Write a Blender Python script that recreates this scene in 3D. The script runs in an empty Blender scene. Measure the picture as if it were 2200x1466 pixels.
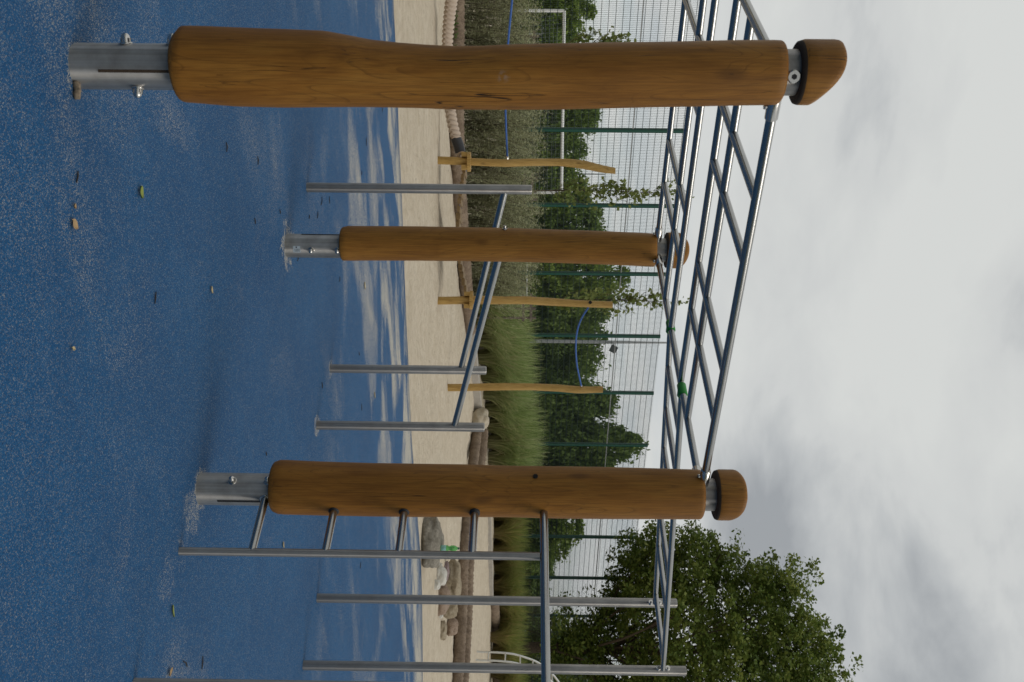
import bpy, math, random
import numpy as np
from mathutils import Vector, Matrix, noise as mnoise

random.seed(7)
rng = np.random.default_rng(7)
S = bpy.context.scene
C = S.collection
ORG = {}

# ------------------------------------------------------------------ camera
F, PITCH, ROLL, H = 2083.66, math.radians(0.5548), math.radians(0.6804), 1.4
cp, sp, cr, sr = math.cos(PITCH), math.sin(PITCH), math.cos(ROLL), math.sin(ROLL)
FWD = Vector((0, cp, -sp)); UP = Vector((0, sp, cp)); RIGHT = Vector((1, 0, 0))

def ray(x, y):
    a, b = x - 1100, y - 733
    v, u = a * cr + b * sr, -a * sr + b * cr
    return FWD + UP * (v / F) + RIGHT * (u / F)

def W(x, y, Y):                      # point at distance Y seen at photo pixel (x, y)
    d = ray(x, y)
    return Vector((0, 0, H)) + d * (Y / d.y)

def sstep(a, b, t):
    t = min(1, max(0, (t - a) / (b - a)))
    return t * t * (3 - 2 * t)

def g(X, Y):                         # terrain height
    return 0.46 * sstep(24, 34, Y)

def gp(x, y):                        # ground point under a photo pixel
    d = ray(x, y)
    Y = 3.0
    while Y < 90:
        p = Vector((0, 0, H)) + d * (Y / d.y)
        if p.z <= g(p.x, p.y):
            return Vector((p.x, p.y, g(p.x, p.y)))
        Y += 0.02
    return W(x, y, 60)

cam = bpy.data.cameras.new('camera')
co = bpy.data.objects.new('camera', cam); C.objects.link(co)
cx = UP * cr - RIGHT * sr
cy = -(RIGHT * cr + UP * sr)
cz = -FWD
M = Matrix.Identity(4)
for i in range(3):
    M[i][0], M[i][1], M[i][2] = cx[i], cy[i], cz[i]
M[2][3] = H
co.matrix_world = M
cam.sensor_width = 36; cam.sensor_fit = 'HORIZONTAL'; cam.lens = F / 2200 * 36
cam.clip_end = 3000; cam.clip_start = 0.05
cam.dof.use_dof = True; cam.dof.focus_distance = 6.6; cam.dof.aperture_fstop = 7
S.camera = co

# ------------------------------------------------------------------ helpers
def tag(o, label=None, cat=None, group=None, kind=None):
    if label: o['label'] = label
    if cat: o['category'] = cat
    if group: o['group'] = group
    if kind: o['kind'] = kind
    return o

def thing(name, label, cat, loc=(0, 0, 0), group=None):
    o = bpy.data.objects.new(name, None); C.objects.link(o)
    o.empty_display_size = 0.1
    o.location = loc; ORG[o] = Vector(loc)
    return tag(o, label, cat, group)

class MB:
    def __init__(s): s.v, s.f, s.sm, s.mi = [], [], [], []
    def add(s, vs, fs, smooth=True, mi=0):
        n = len(s.v); s.v += [tuple(p) for p in vs]
        for f in fs:
            s.f.append(tuple(n + i for i in f)); s.sm.append(smooth); s.mi.append(mi)
    def rings(s, rings, cap=True, smooth=True, mi=0, capmi=None):
        n = len(rings[0]); vs = [p for r in rings for p in r]; fs = []
        for i in range(len(rings) - 1):
            for k in range(n):
                k2 = (k + 1) % n
                fs.append((i * n + k, i * n + k2, (i + 1) * n + k2, (i + 1) * n + k))
        s.add(vs, fs, smooth, mi)
        if cap:
            cm = mi if capmi is None else capmi
            s.add(rings[0], [tuple(range(n - 1, -1, -1))], False, cm)
            s.add(rings[-1], [tuple(range(n))], False, mi)
    def tube(s, pts, r, n=12, cap=True, mi=0, rmod=None):
        pts = [Vector(p) for p in pts]
        rs = r if isinstance(r, (list, tuple)) else [r] * len(pts)
        t0 = (pts[1] - pts[0]).normalized()
        a = Vector((0, 0, 1)) if abs(t0.z) < 0.9 else Vector((1, 0, 0))
        nx = t0.cross(a).normalized(); R = []
        L = 0
        for i, p in enumerate(pts):
            t = (pts[min(i + 1, len(pts) - 1)] - pts[max(i - 1, 0)]).normalized()
            nx = (nx - t * nx.dot(t)).normalized(); ny = t.cross(nx)
            if i: L += (p - pts[i - 1]).length
            ring = []
            for k in range(n):
                th = 2 * math.pi * k / n
                rr = rs[i] * (rmod(L, th) if rmod else 1)
                ring.append(p + nx * (rr * math.cos(th)) + ny * (rr * math.sin(th)))
            R.append(ring)
        s.rings(R, cap, True, mi)
        return s
    def cyl(s, a, b, r, n=16, bev=0.0, mi=0):
        a, b = Vector(a), Vector(b)
        if bev:
            t = (b - a).normalized()
            return s.tube([a, a + t * bev * .3, a + t * bev, b - t * bev, b - t * bev * .3, b],
                          [r - bev, r - bev * .3, r, r, r - bev * .3, r - bev], n, mi=mi)
        return s.tube([a, b], r, n, mi=mi)
    def box(s, c, sx, sy, sz, rot=None, mi=0):
        vs = []
        for x in (-1, 1):
            for y in (-1, 1):
                for z in (-1, 1):
                    p = Vector((x * sx / 2, y * sy / 2, z * sz / 2))
                    if rot: p = rot @ p
                    vs.append(Vector(c) + p)
        s.add(vs, [(0, 1, 3, 2), (4, 6, 7, 5), (0, 4, 5, 1), (2, 3, 7, 6), (0, 2, 6, 4), (1, 5, 7, 3)], False, mi)
        return s
    def build(s, name, mats, parent=None, label=None):
        me = bpy.data.meshes.new(name)
        o0 = ORG.get(parent, Vector((0, 0, 0)))
        me.from_pydata([(v[0] - o0.x, v[1] - o0.y, v[2] - o0.z) for v in s.v], [], s.f)
        me.polygons.foreach_set('use_smooth', s.sm)
        me.polygons.foreach_set('material_index', s.mi)
        for m in (mats if isinstance(mats, (list, tuple)) else [mats]): me.materials.append(m)
        me.update()
        o = bpy.data.objects.new(name, me); C.objects.link(o)
        if parent: o.parent = parent
        ORG[o] = o0
        if label: o['label'] = label
        return o

def quads(name, V, m, parent=None):      # V: (N,4,3) array of quads
    V = np.asarray(V, np.float32); n = len(V)
    me = bpy.data.meshes.new(name)
    me.vertices.add(n * 4); me.loops.add(n * 4); me.polygons.add(n)
    me.vertices.foreach_set('co', V.reshape(-1))
    me.loops.foreach_set('vertex_index', np.arange(n * 4, dtype=np.int32))
    me.polygons.foreach_set('loop_start', np.arange(0, n * 4, 4, dtype=np.int32))
    me.update(calc_edges=True); me.validate()
    me.materials.append(m)
    o = bpy.data.objects.new(name, me); C.objects.link(o)
    if parent: o.parent = parent
    return o

def copy_tree(root, loc, rz=0, scale=(1, 1, 1)):
    r = root.copy(); C.objects.link(r); r.location = loc; r.rotation_euler = (0, 0, rz); r.scale = scale
    for ch in root.children:
        c = ch.copy(); C.objects.link(c); c.parent = r
    return r

# ------------------------------------------------------------------ materials
def new_mat(name):
    m = bpy.data.materials.new(name); m.use_nodes = True
    nt = m.node_tree
    return m, nt, nt.nodes['Principled BSDF'], nt.nodes['Material Output']

def N(nt, typ, **kw):
    n = nt.nodes.new(typ)
    for k, v in kw.items():
        if k in n.inputs.keys() if isinstance(k, str) else False: n.inputs[k].default_value = v
        else: setattr(n, k, v)
    return n

def ramp(nt, stops, interp='LINEAR'):
    r = nt.nodes.new('ShaderNodeValToRGB'); cr_ = r.color_ramp; cr_.interpolation = interp
    while len(cr_.elements) < len(stops): cr_.elements.new(0.5)
    for e, (p, c) in zip(cr_.elements, stops):
        e.position = p; e.color = (c[0], c[1], c[2], 1) if len(c) == 3 else c
    return r

def coords(nt, scale=(1, 1, 1), src='Object', rot=(0, 0, 0)):
    t = nt.nodes.new('ShaderNodeTexCoord'); mp = nt.nodes.new('ShaderNodeMapping')
    mp.inputs['Scale'].default_value = scale; mp.inputs['Rotation'].default_value = rot
    nt.links.new(t.outputs[src], mp.inputs['Vector']); return mp.outputs['Vector']

def noise(nt, vec, scale, detail=4, rough=.5, dist=0):
    n = nt.nodes.new('ShaderNodeTexNoise')
    n.inputs['Scale'].default_value = scale; n.inputs['Detail'].default_value = detail
    n.inputs['Roughness'].default_value = rough; n.inputs['Distortion'].default_value = dist
    if vec: nt.links.new(vec, n.inputs['Vector'])
    return n

def mix(nt, fac, a, b, mode='MIX'):
    n = nt.nodes.new('ShaderNodeMix'); n.data_type = 'RGBA'; n.blend_type = mode
    for sock, val in ((n.inputs[0], fac), (n.inputs[6], a), (n.inputs[7], b)):
        if hasattr(val, 'is_linked'): nt.links.new(val, sock)
        elif isinstance(val, (int, float)): sock.default_value = val
        else: sock.default_value = (val[0], val[1], val[2], 1)
    return n.outputs[2]

def math_(nt, op, a, b=0.0, c=0.0, clamp=False):
    n = nt.nodes.new('ShaderNodeMath'); n.operation = op; n.use_clamp = clamp
    for i, val in enumerate((a, b, c)):
        if hasattr(val, 'is_linked'): nt.links.new(val, n.inputs[i])
        else: n.inputs[i].default_value = val
    return n.outputs[0]

def maprange(nt, v, a, b, c, d, smooth=False):
    n = nt.nodes.new('ShaderNodeMapRange'); n.clamp = True
    if smooth: n.interpolation_type = 'SMOOTHSTEP'
    nt.links.new(v, n.inputs[0])
    for i, x in enumerate((a, b, c, d)): n.inputs[i + 1].default_value = x
    return n.outputs[0]

def bump(nt, bs, height, strength=.3, dist=.01):
    b = nt.nodes.new('ShaderNodeBump'); b.inputs['Strength'].default_value = strength
    b.inputs['Distance'].default_value = dist
    nt.links.new(height, b.inputs['Height']); nt.links.new(b.outputs[0], bs.inputs['Normal'])
    return b

def plain(name, col, rough=.6, metal=0, var=.15, nscale=30, spec=.5):
    m, nt, bs, _ = new_mat(name)
    n = noise(nt, coords(nt), nscale, 5, .6)
    lo = tuple(c * (1 - var) for c in col); hi = tuple(min(1, c * (1 + var)) for c in col)
    r = ramp(nt, [(.3, lo), (.7, hi)]); nt.links.new(n.outputs[0], r.inputs[0])
    nt.links.new(r.outputs[0], bs.inputs['Base Color'])
    bs.inputs['Roughness'].default_value = rough; bs.inputs['Metallic'].default_value = metal
    bs.inputs['Specular IOR Level'].default_value = spec
    return m

def steel(name, col=(.46, .45, .43), rough=.27, stretch=(60, 60, 2), dirt=.25, bmp=0.0, aniso=0.0):
    m, nt, bs, _ = new_mat(name)
    n = noise(nt, coords(nt, stretch), 1, 6, .65)
    n2 = noise(nt, coords(nt), 9, 5, .6)
    f = math_(nt, 'MULTIPLY', n.outputs[0], n2.outputs[0])
    r = ramp(nt, [(.1, tuple(c * (1 - dirt) for c in col)), (.4, col)])
    nt.links.new(f, r.inputs[0]); nt.links.new(r.outputs[0], bs.inputs['Base Color'])
    nt.links.new(maprange(nt, f, .1, .45, rough + .12, rough - .05), bs.inputs['Roughness'])
    bs.inputs['Metallic'].default_value = 1
    if aniso:
        tg = nt.nodes.new('ShaderNodeTangent'); tg.direction_type = 'RADIAL'; tg.axis = 'Z'
        nt.links.new(tg.outputs[0], bs.inputs['Tangent'])
        bs.inputs['Anisotropic'].default_value = aniso; bs.inputs['Anisotropic Rotation'].default_value = .25
    if bmp: bump(nt, bs, n.outputs[0], bmp, .002)
    return m

def wood(name, c_dark, c_mid, c_light, seed=0.0, crack=1.0, k=1.0, rough=.55, smudge=None):
    m, nt, bs, _ = new_mat(name)
    def cs(sc):
        t = nt.nodes.new('ShaderNodeTexCoord'); mp = nt.nodes.new('ShaderNodeMapping')
        mp.inputs['Scale'].default_value = sc; mp.inputs['Location'].default_value = (seed, seed * .7, seed * .3)
        nt.links.new(t.outputs['Object'], mp.inputs['Vector']); return mp.outputs['Vector']
    blot = noise(nt, cs((6, 6, 2.6)), 1, 5, .6, .9)
    grain = noise(nt, cs((26 * k, 26 * k, 1.9)), 1, 6, .6, 1.2)
    fine = noise(nt, cs((190 * k, 190 * k, 5.5)), 1, 4, .6, .4)
    r = ramp(nt, [(.3, c_dark), (.5, c_mid), (.7, c_light)])
    nt.links.new(math_(nt, 'ADD', math_(nt, 'MULTIPLY', grain.outputs[0], .45), math_(nt, 'MULTIPLY', blot.outputs[0], .55)), r.inputs[0])
    dk = tuple(c * .42 for c in c_dark)
    col = mix(nt, maprange(nt, fine.outputs[0], .36, .60, .4, 0), r.outputs[0], dk)
    # wandering growth-ring figure
    fig = noise(nt, cs((7, 7, 1.1)), 1, 2, .4, .5)
    ringv = math_(nt, 'FRACT', math_(nt, 'MULTIPLY', fig.outputs[0], 17))
    col = mix(nt, math_(nt, 'MULTIPLY', maprange(nt, ringv, 0, .16, .5, 0), maprange(nt, blot.outputs[0], .4, .6, .2, 1)), col, dk)
    # knots
    vk = nt.nodes.new('ShaderNodeTexVoronoi'); vk.inputs['Scale'].default_value = 1
    nt.links.new(cs((7, 7, 3.0)), vk.inputs['Vector'])
    kd = math_(nt, 'ADD', vk.outputs['Distance'], math_(nt, 'MULTIPLY', math_(nt, 'SUBTRACT', grain.outputs[0], .5), .12))
    col = mix(nt, maprange(nt, kd, .05, .2, .6, 0, True), col, tuple(c * .5 for c in c_dark))
    col = mix(nt, maprange(nt, kd, .012, .04, .45, 0, True), col, (.025, .014, .006))
    # drying checks along the grain: a few long ones, many short ones
    cm = None
    for sc_, w_, g0, amp in (((9, 9, .28), .0032, .5, crack), ((24, 24, .8), .006, .56, .6 * crack)):
        ck = noise(nt, cs(sc_), 1.2, 3, .5, .3)
        ckl = math_(nt, 'ABSOLUTE', math_(nt, 'SUBTRACT', ck.outputs[0], .5))
        gate = noise(nt, cs((sc_[0] * .7, sc_[1] * .7, sc_[2] * 4)), 1.0, 2)
        c1 = math_(nt, 'MULTIPLY', maprange(nt, ckl, w_ * .25, w_, 1, 0), maprange(nt, gate.outputs[0], g0, g0 + .05, 0, amp))
        cm = c1 if cm is None else math_(nt, 'MAXIMUM', cm, c1)
    col = mix(nt, cm, col, (.014, .007, .003))
    if smudge:
        for (sx_, sy_, sz_, rad) in smudge:
            vm = nt.nodes.new('ShaderNodeVectorMath'); vm.operation = 'DISTANCE'
            t = nt.nodes.new('ShaderNodeTexCoord'); nt.links.new(t.outputs['Object'], vm.inputs[0])
            vm.inputs[1].default_value = (sx_, sy_, sz_)
            nn = noise(nt, cs((1, 1, 1)), 60, 3)
            mk = math_(nt, 'MULTIPLY', maprange(nt, vm.outputs['Value'], rad * .3, rad, .8, 0), maprange(nt, nn.outputs[0], .42, .58, 0, 1))
            col = mix(nt, mk, col, (.33, .30, .27))
    nt.links.new(col, bs.inputs['Base Color'])
    bs.inputs['Roughness'].default_value = rough
    bs.inputs['Specular IOR Level'].default_value = .3
    hgt = math_(nt, 'SUBTRACT', math_(nt, 'MULTIPLY', fine.outputs[0], .3), cm)
    bump(nt, bs, hgt, .6, .006)
    return m

def leafmat(name, cols, trans=.35, rough=.55, zgrad=None):
    m, nt, bs, out = new_mat(name)
    geo = nt.nodes.new('ShaderNodeNewGeometry')
    r = ramp(nt, [(i / max(1, len(cols) - 1), c) for i, c in enumerate(cols)])
    big = noise(nt, coords(nt), 1.1, 3)
    f = math_(nt, 'ADD', math_(nt, 'MULTIPLY', geo.outputs['Random Per Island'], .55), maprange(nt, big.outputs[0], .3, .7, 0, .45))
    nt.links.new(f, r.inputs[0]); col = r.outputs[0]
    if zgrad:
        sep = nt.nodes.new('ShaderNodeSeparateXYZ'); nt.links.new(coords(nt), sep.inputs[0])
        col = mix(nt, maprange(nt, math_(nt, 'ADD', sep.outputs[2], math_(nt, 'MULTIPLY', geo.outputs['Random Per Island'], .25)), zgrad[0], zgrad[1], .85, 0), col, zgrad[2])
    nt.links.new(col, bs.inputs['Base Color']); bs.inputs['Roughness'].default_value = rough
    bs.inputs['Specular IOR Level'].default_value = .25
    tr = nt.nodes.new('ShaderNodeBsdfTranslucent'); nt.links.new(col, tr.inputs[0])
    mx = nt.nodes.new('ShaderNodeMixShader'); mx.inputs[0].default_value = trans
    nt.links.new(bs.outputs[0], mx.inputs[1]); nt.links.new(tr.outputs[0], mx.inputs[2])
    nt.links.new(mx.outputs[0], out.inputs[0])
    return m

STEEL = steel('brushed_steel', (.44, .42, .395), .40, (70, 70, .5), .3, 0, .95)
STEEL_H = steel('brushed_steel_bars', (.40, .395, .38), stretch=(6, 6, 6), rough=.18, dirt=.12)
SLEEVE = steel('galvanised_steel', (.54, .525, .5), .42, (60, 60, .4), .55, 0, .93)
POLISH = steel('polished_fitting', (.6, .58, .55), .16, (20, 20, 20), .1)
WD = ((.195, .074, .008), (.288, .119, .015), (.365, .168, .026))
WOOD_A = wood('oiled_log', *WD, seed=3.1, smudge=[(.052, -.12, 1.335, .035), (.052, -.12, 1.30, .022), (.058, -.12, 1.38, .02)])
WOOD_B = wood('oiled_log_b', (.215, .084, .011), (.31, .134, .019), (.375, .175, .029), seed=8.7, crack=.6)
WOOD_C = wood('oiled_log_c', *WD, seed=17.9, crack=.75)
WOOD_DARK = plain('dark_brown_wood', (.045, .027, .014), .85, nscale=60)  # darker brown for the cap undersides and the nearest sleeve slot
WOOD_ROPE = wood('pale_robinia', (.30, .175, .045), (.43, .27, .082), (.52, .345, .125), seed=21.0, crack=.5, k=.8)
SLATW = wood('bridge_slat', (.12, .075, .03), (.2, .13, .058), (.27, .18, .085), seed=33.0)
WOOD_GREY = plain('weathered_stake', (.13, .105, .085), .8, nscale=25)
GREEN_RUB = plain('green_rubber', (.02, .24, .03), .55)
BLACK = plain('black_rubber', (.012, .012, .013), .6)
HOLE = plain('drilled_hole', (.004, .003, .003), .9)

# ------------------------------------------------------------------ world
w = bpy.data.worlds.new('World'); S.world = w; w.use_nodes = True
nt = w.node_tree; nt.nodes.clear()
SUN_EL, SUN_AZ = math.radians(50), math.radians(112)        # azimuth clockwise from +Y (view direction)
out = nt.nodes.new('ShaderNodeOutputWorld')
sky = nt.nodes.new('ShaderNodeTexSky'); sky.sky_type = 'NISHITA'; sky.sun_disc = False
sky.sun_elevation = SUN_EL; sky.sun_rotation = SUN_AZ
b1 = nt.nodes.new('ShaderNodeBackground'); b1.inputs[1].default_value = .09
nt.links.new(sky.outputs[0], b1.inputs[0])
tc = nt.nodes.new('ShaderNodeTexCoord'); sep = nt.nodes.new('ShaderNodeSeparateXYZ')
nt.links.new(tc.outputs['Generated'], sep.inputs[0])
den = math_(nt, 'ADD', math_(nt, 'MAXIMUM', sep.outputs[2], 0), .16)
cmb = nt.nodes.new('ShaderNodeCombineXYZ')
nt.links.new(math_(nt, 'DIVIDE', sep.outputs[0], den), cmb.inputs[0])
nt.links.new(math_(nt, 'DIVIDE', sep.outputs[1], den), cmb.inputs[1])
cmb.inputs[2].default_value = 3.7
sk = coords(nt, (2.3, 2.3, 5.2), 'Generated'); sk.node.inputs[1].default_value = (18.8, 9.5, 25.5)
n1 = noise(nt, sk, .95, 5, .5, .35)
n2 = noise(nt, sk, 2.7, 6, .55, .3)
cl = math_(nt, 'ADD', math_(nt, 'MULTIPLY', n1.outputs[0], .68), math_(nt, 'MULTIPLY', n2.outputs[0], .32))
# clouds are darker-bellied low on the right of the view
side = maprange(nt, sep.outputs[0], -.03, .22, .06, -.03, True)
cl = math_(nt, 'ADD', cl, side)
rc = ramp(nt, [(.35, (.34, .36, .38)), (.43, (.48, .50, .51)), (.50, (.61, .625, .62)), (.60, (.67, .685, .67))])
nt.links.new(cl, rc.inputs[0])
b2 = nt.nodes.new('ShaderNodeBackground'); b2.inputs[1].default_value = 1.0
nt.links.new(rc.outputs[0], b2.inputs[0])
low = maprange(nt, sep.outputs[2], .05, .22, 1, 0, True)
gapn = noise(nt, cmb.outputs[0], 2.1, 5, .55)
cover = math_(nt, 'SUBTRACT', .985, math_(nt, 'MULTIPLY', math_(nt, 'MULTIPLY', low, maprange(nt, gapn.outputs[0], .45, .62, 0, 1)), .42))
ms = nt.nodes.new('ShaderNodeMixShader'); nt.links.new(cover, ms.inputs[0])
nt.links.new(b1.outputs[0], ms.inputs[1]); nt.links.new(b2.outputs[0], ms.inputs[2])
nt.links.new(ms.outputs[0], out.inputs[0])

sun = bpy.data.lights.new('sun', 'SUN'); sun.energy = 1.15; sun.angle = math.radians(28); sun.color = (1, .95, .87)
so = bpy.data.objects.new('sun', sun); C.objects.link(so)
sd = Vector((math.sin(SUN_AZ) * math.cos(SUN_EL), math.cos(SUN_AZ) * math.cos(SUN_EL), math.sin(SUN_EL)))
so.rotation_euler = sd.to_track_quat('Z', 'Y').to_euler()
S.view_settings.view_transform = 'Standard'; S.view_settings.look = 'None'; S.view_settings.exposure = 0
S.view_settings.gamma = 1
S.cycles.use_denoising = True
S.cycles.use_adaptive_sampling = False

# ------------------------------------------------------------------ ground
A = Vector((-.8469, 3.0315, 0)); TH = math.radians(38.8355); SQ = 1.9408
P = Vector((math.cos(TH), math.sin(TH), 0)); Q = Vector((-P.y, P.x, 0))
Cc = A + P * SQ; B = Cc + Q * SQ
Dn = A + Q * SQ
def G(p, q, z=0): return A + P * p + Q * q + Vector((0, 0, z))

edge_px = [(845, 0), (850, 120), (856, 250), (862, 400), (868, 560), (874, 700), (880, 860), (886, 960), (893, 1050), (900, 1150), (906, 1250), (908, 1350), (908, 1466)]
EP = [gp(x, y) for x, y in edge_px]
def edgeY(X):
    if X <= EP[0].x: return EP[0].y + (X - EP[0].x) * .42
    for a, b in zip(EP, EP[1:]):
        if X <= b.x: return a.y + (b.y - a.y) * (X - a.x) / (b.x - a.x)
    return EP[-1].y + (X - EP[-1].x) * .1
# blue rubber
xs = [-14 + i * .25 for i in range(105)]
mb = MB(); nr = 60
vs, fs = [], []
for X in xs:
    Ye = edgeY(X) + .06 * mnoise.noise((X * 1.1, 0, 0)) + .03 * mnoise.noise((X * 3.3, 3, 0))
    for j in range(nr + 1):
        vs.append((X, -9 + (Ye + 9) * (j / nr), 0.0))
    vs.append((X, Ye + .012, -.05))
m_ = nr + 2
for i in range(len(xs) - 1):
    for j in range(nr + 1):
        fs.append((i * m_ + j, (i + 1) * m_ + j, (i + 1) * m_ + j + 1, i * m_ + j + 1))
mb.add(vs, fs, True)

def rubber_mat():
    m, nt, bs, _ = new_mat('blue_rubber_granulate')
    pos = coords(nt)
    sep = nt.nodes.new('ShaderNodeSeparateXYZ'); nt.links.new(pos, sep.inputs[0])
    X, Y = sep.outputs[0], sep.outputs[1]
    v = nt.nodes.new('ShaderNodeTexVoronoi'); v.voronoi_dimensions = '2D'; v.inputs['Scale'].default_value = 400
    nt.links.new(pos, v.inputs['Vector'])
    sc = nt.nodes.new('ShaderNodeSeparateColor'); nt.links.new(v.outputs['Color'], sc.inputs[0])
    r = ramp(nt, [(0, (.003, .030, .092)), (.12, (.005, .070, .19)), (.5, (.007, .089, .228)), (.84, (.011, .108, .262)), (.95, (.03, .13, .265)), (.985, (.11, .18, .24))], 'CONSTANT')
    nt.links.new(sc.outputs[0], r.inputs[0])
    blot = noise(nt, pos, 1.3, 6, .6, .4)
    base = mix(nt, maprange(nt, blot.outputs[0], .35, .68, 0, .5), r.outputs[0], (.004, .052, .15))
    wear = noise(nt, pos, 5.5, 5, .65)
    base = mix(nt, maprange(nt, wear.outputs[0], .52, .74, 0, .35), base, (.03, .11, .24))
    # distance (m) to the sand edge
    e = math_(nt, 'SUBTRACT', math_(nt, 'ADD', math_(nt, 'MULTIPLY', X, .483), 12.03), Y)
    along = math_(nt, 'ADD', math_(nt, 'MULTIPLY', X, .9), math_(nt, 'MULTIPLY', Y, .43))
    cb = nt.nodes.new('ShaderNodeCombineXYZ')
    nt.links.new(math_(nt, 'MULTIPLY', along, .55), cb.inputs[0]); nt.links.new(math_(nt, 'MULTIPLY', e, 1.0), cb.inputs[1])
    d1 = noise(nt, cb.outputs[0], .95, 6, .52, .9)
    d2 = noise(nt, cb.outputs[0], 2.6, 5, .6, .5)
    nz = math_(nt, 'ADD', math_(nt, 'MULTIPLY', d1.outputs[0], .72), math_(nt, 'MULTIPLY', d2.outputs[0], .28))
    T = maprange(nt, e, .2, 5.5, .43, .475)
    K = maprange(nt, e, .8, 4.5, 8, 3.2)
    Amp = maprange(nt, e, .8, 7, 1.0, .42)
    cov = math_(nt, 'MULTIPLY', math_(nt, 'MULTIPLY', math_(nt, 'SUBTRACT', nz, T), K, clamp=True), Amp)
    fade = maprange(nt, e, .0, .4, .45, 1, True)
    cov = math_(nt, 'MULTIPLY', cov, fade)
    n5 = noise(nt, pos, .8, 5, .6, .7)
    dust = math_(nt, 'MULTIPLY', maprange(nt, n5.outputs[0], .47, .70, 0.0, .27), maprange(nt, e, 1.5, 4, .3, 1))
    cov = math_(nt, 'MAXIMUM', cov, dust)
    cov = math_(nt, 'SUBTRACT', cov, .10)
    # sand gathered round the feet of the posts
    rough_n = noise(nt, pos, 17, 6, .68, .6)
    for (px, py, rr, amp) in ((B.x, B.y, .21, .6), (Cc.x, Cc.y, .12, .6), (A.x, A.y, .12, .35), (G(1.95, -.34).x, G(1.95, -.34).y, .07, .25),
                              (G(3.4, 1.92).x, G(3.4, 1.92).y, .10, .5), (G(3.39, 2.51).x, G(3.39, 2.51).y, .08, .5), (G(1.93, -.14).x, G(1.93, -.14).y, .15, .26), (G(1.92, -.5).x, G(1.92, -.5).y, .13, .12)):
        cv = nt.nodes.new('ShaderNodeCombineXYZ'); cv.inputs[0].default_value = px; cv.inputs[1].default_value = py
        vm = nt.nodes.new('ShaderNodeVectorMath'); vm.operation = 'DISTANCE'
        nt.links.new(pos, vm.inputs[0]); nt.links.new(cv.outputs[0], vm.inputs[1])
        ring = math_(nt, 'ADD', maprange(nt, vm.outputs['Value'], .07, rr, .55, -.25), math_(nt, 'MULTIPLY', math_(nt, 'SUBTRACT', rough_n.outputs[0], .52), 3.2))
        cov = math_(nt, 'MAXIMUM', cov, math_(nt, 'MULTIPLY', math_(nt, 'MULTIPLY', ring, 2.0, clamp=True), math_(nt, 'MULTIPLY', maprange(nt, vm.outputs['Value'], rr * .7, rr * 1.2, 1, 0), amp)))
    isand = maprange(nt, math_(nt, 'SUBTRACT', cov, sc.outputs[1]), -.16, .14, 0, 1)
    sr_ = ramp(nt, [(0, (.33, .30, .25)), (.5, (.46, .43, .36)), (1, (.58, .54, .46))])
    nt.links.new(sc.outputs[2], sr_.inputs[0])
    col = mix(nt, isand, base, sr_.outputs[0])
    nt.links.new(col, bs.inputs['Base Color'])
    bs.inputs['Roughness'].default_value = .7; bs.inputs['Specular IOR Level'].default_value = .22
    hh = math_(nt, 'ADD', math_(nt, 'MULTIPLY', v.outputs['Distance'], -1.0), math_(nt, 'MULTIPLY', cov, .6))
    bump(nt, bs, hh, .55, .004)
    return m
o = mb.build('rubber_surface', rubber_mat()); tag(o, 'blue rubber granulate playground surface dusted with sand', 'playground surface', kind='structure')

def sand_mat():
    m, nt, bs, _ = new_mat('pale_sand')
    pos = coords(nt)
    n = noise(nt, pos, 1.6, 8, .65, .3); n2 = noise(nt, pos, 160, 3, .7); n3 = noise(nt, pos, 7, 6, .6)
    r = ramp(nt, [(.3, (.49, .42, .315)), (.5, (.60, .52, .405)), (.7, (.66, .585, .47))])
    nt.links.new(math_(nt, 'ADD', math_(nt, 'MULTIPLY', n.outputs[0], .6), math_(nt, 'MULTIPLY', n2.outputs[0], .4)), r.inputs[0])
    v = nt.nodes.new('ShaderNodeTexVoronoi'); v.inputs['Scale'].default_value = 3.4; nt.links.new(pos, v.inputs['Vector'])
    sp = math_(nt, 'MULTIPLY', maprange(nt, v.outputs['Distance'], .035, .085, 1, 0), maprange(nt, n.outputs[0], .47, .6, .15, .9))
    col = mix(nt, sp, mix(nt, maprange(nt, n3.outputs[0], .42, .66, 0, .45), r.outputs[0], (.42, .335, .23)), (.12, .09, .05))
    nt.links.new(col, bs.inputs['Base Color']); bs.inputs['Roughness'].default_value = .95
    bs.inputs['Specular IOR Level'].default_value = .1
    hh = math_(nt, 'ADD', math_(nt, 'MULTIPLY', n3.outputs[0], 1.0), math_(nt, 'MULTIPLY', n2.outputs[0], .12))
    bump(nt, bs, hh, .9, .10)
    return m
mb = MB(); vs, fs = [], []
SX = [-16 + i * .2 for i in range(191)]; nY = 95
def bz(X, Y): return .06 * mnoise.fractal((X * .55, Y * .55, 1.3), 1, 2, 4) + .035 * mnoise.noise((X * 1.9, Y * 1.9, 0)) + .02 * mnoise.noise((X * 3.6, Y * 3.6, 4))
for X in SX:
    Y0 = edgeY(X) - .5
    for j in range(nY + 1):
        t = j / nY; Y = Y0 + (36 - Y0) * t ** 1.35
        e = Y - edgeY(X)
        z = g(X, Y) + (-.03 if e < -.1 else -.012 + bz(X, Y) * sstep(0, 2, e) + .012 * sstep(0, .6, e))
        vs.append((X, Y, z))
for i in range(len(SX) - 1):
    for j in range(nY):
        fs.append((i * (nY + 1) + j, (i + 1) * (nY + 1) + j, (i + 1) * (nY + 1) + j + 1, i * (nY + 1) + j + 1))
mb.add(vs, fs, True)
o = mb.build('sand', sand_mat()); tag(o, 'pale sand pit beyond the blue surface', 'sand', kind='structure')

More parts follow.
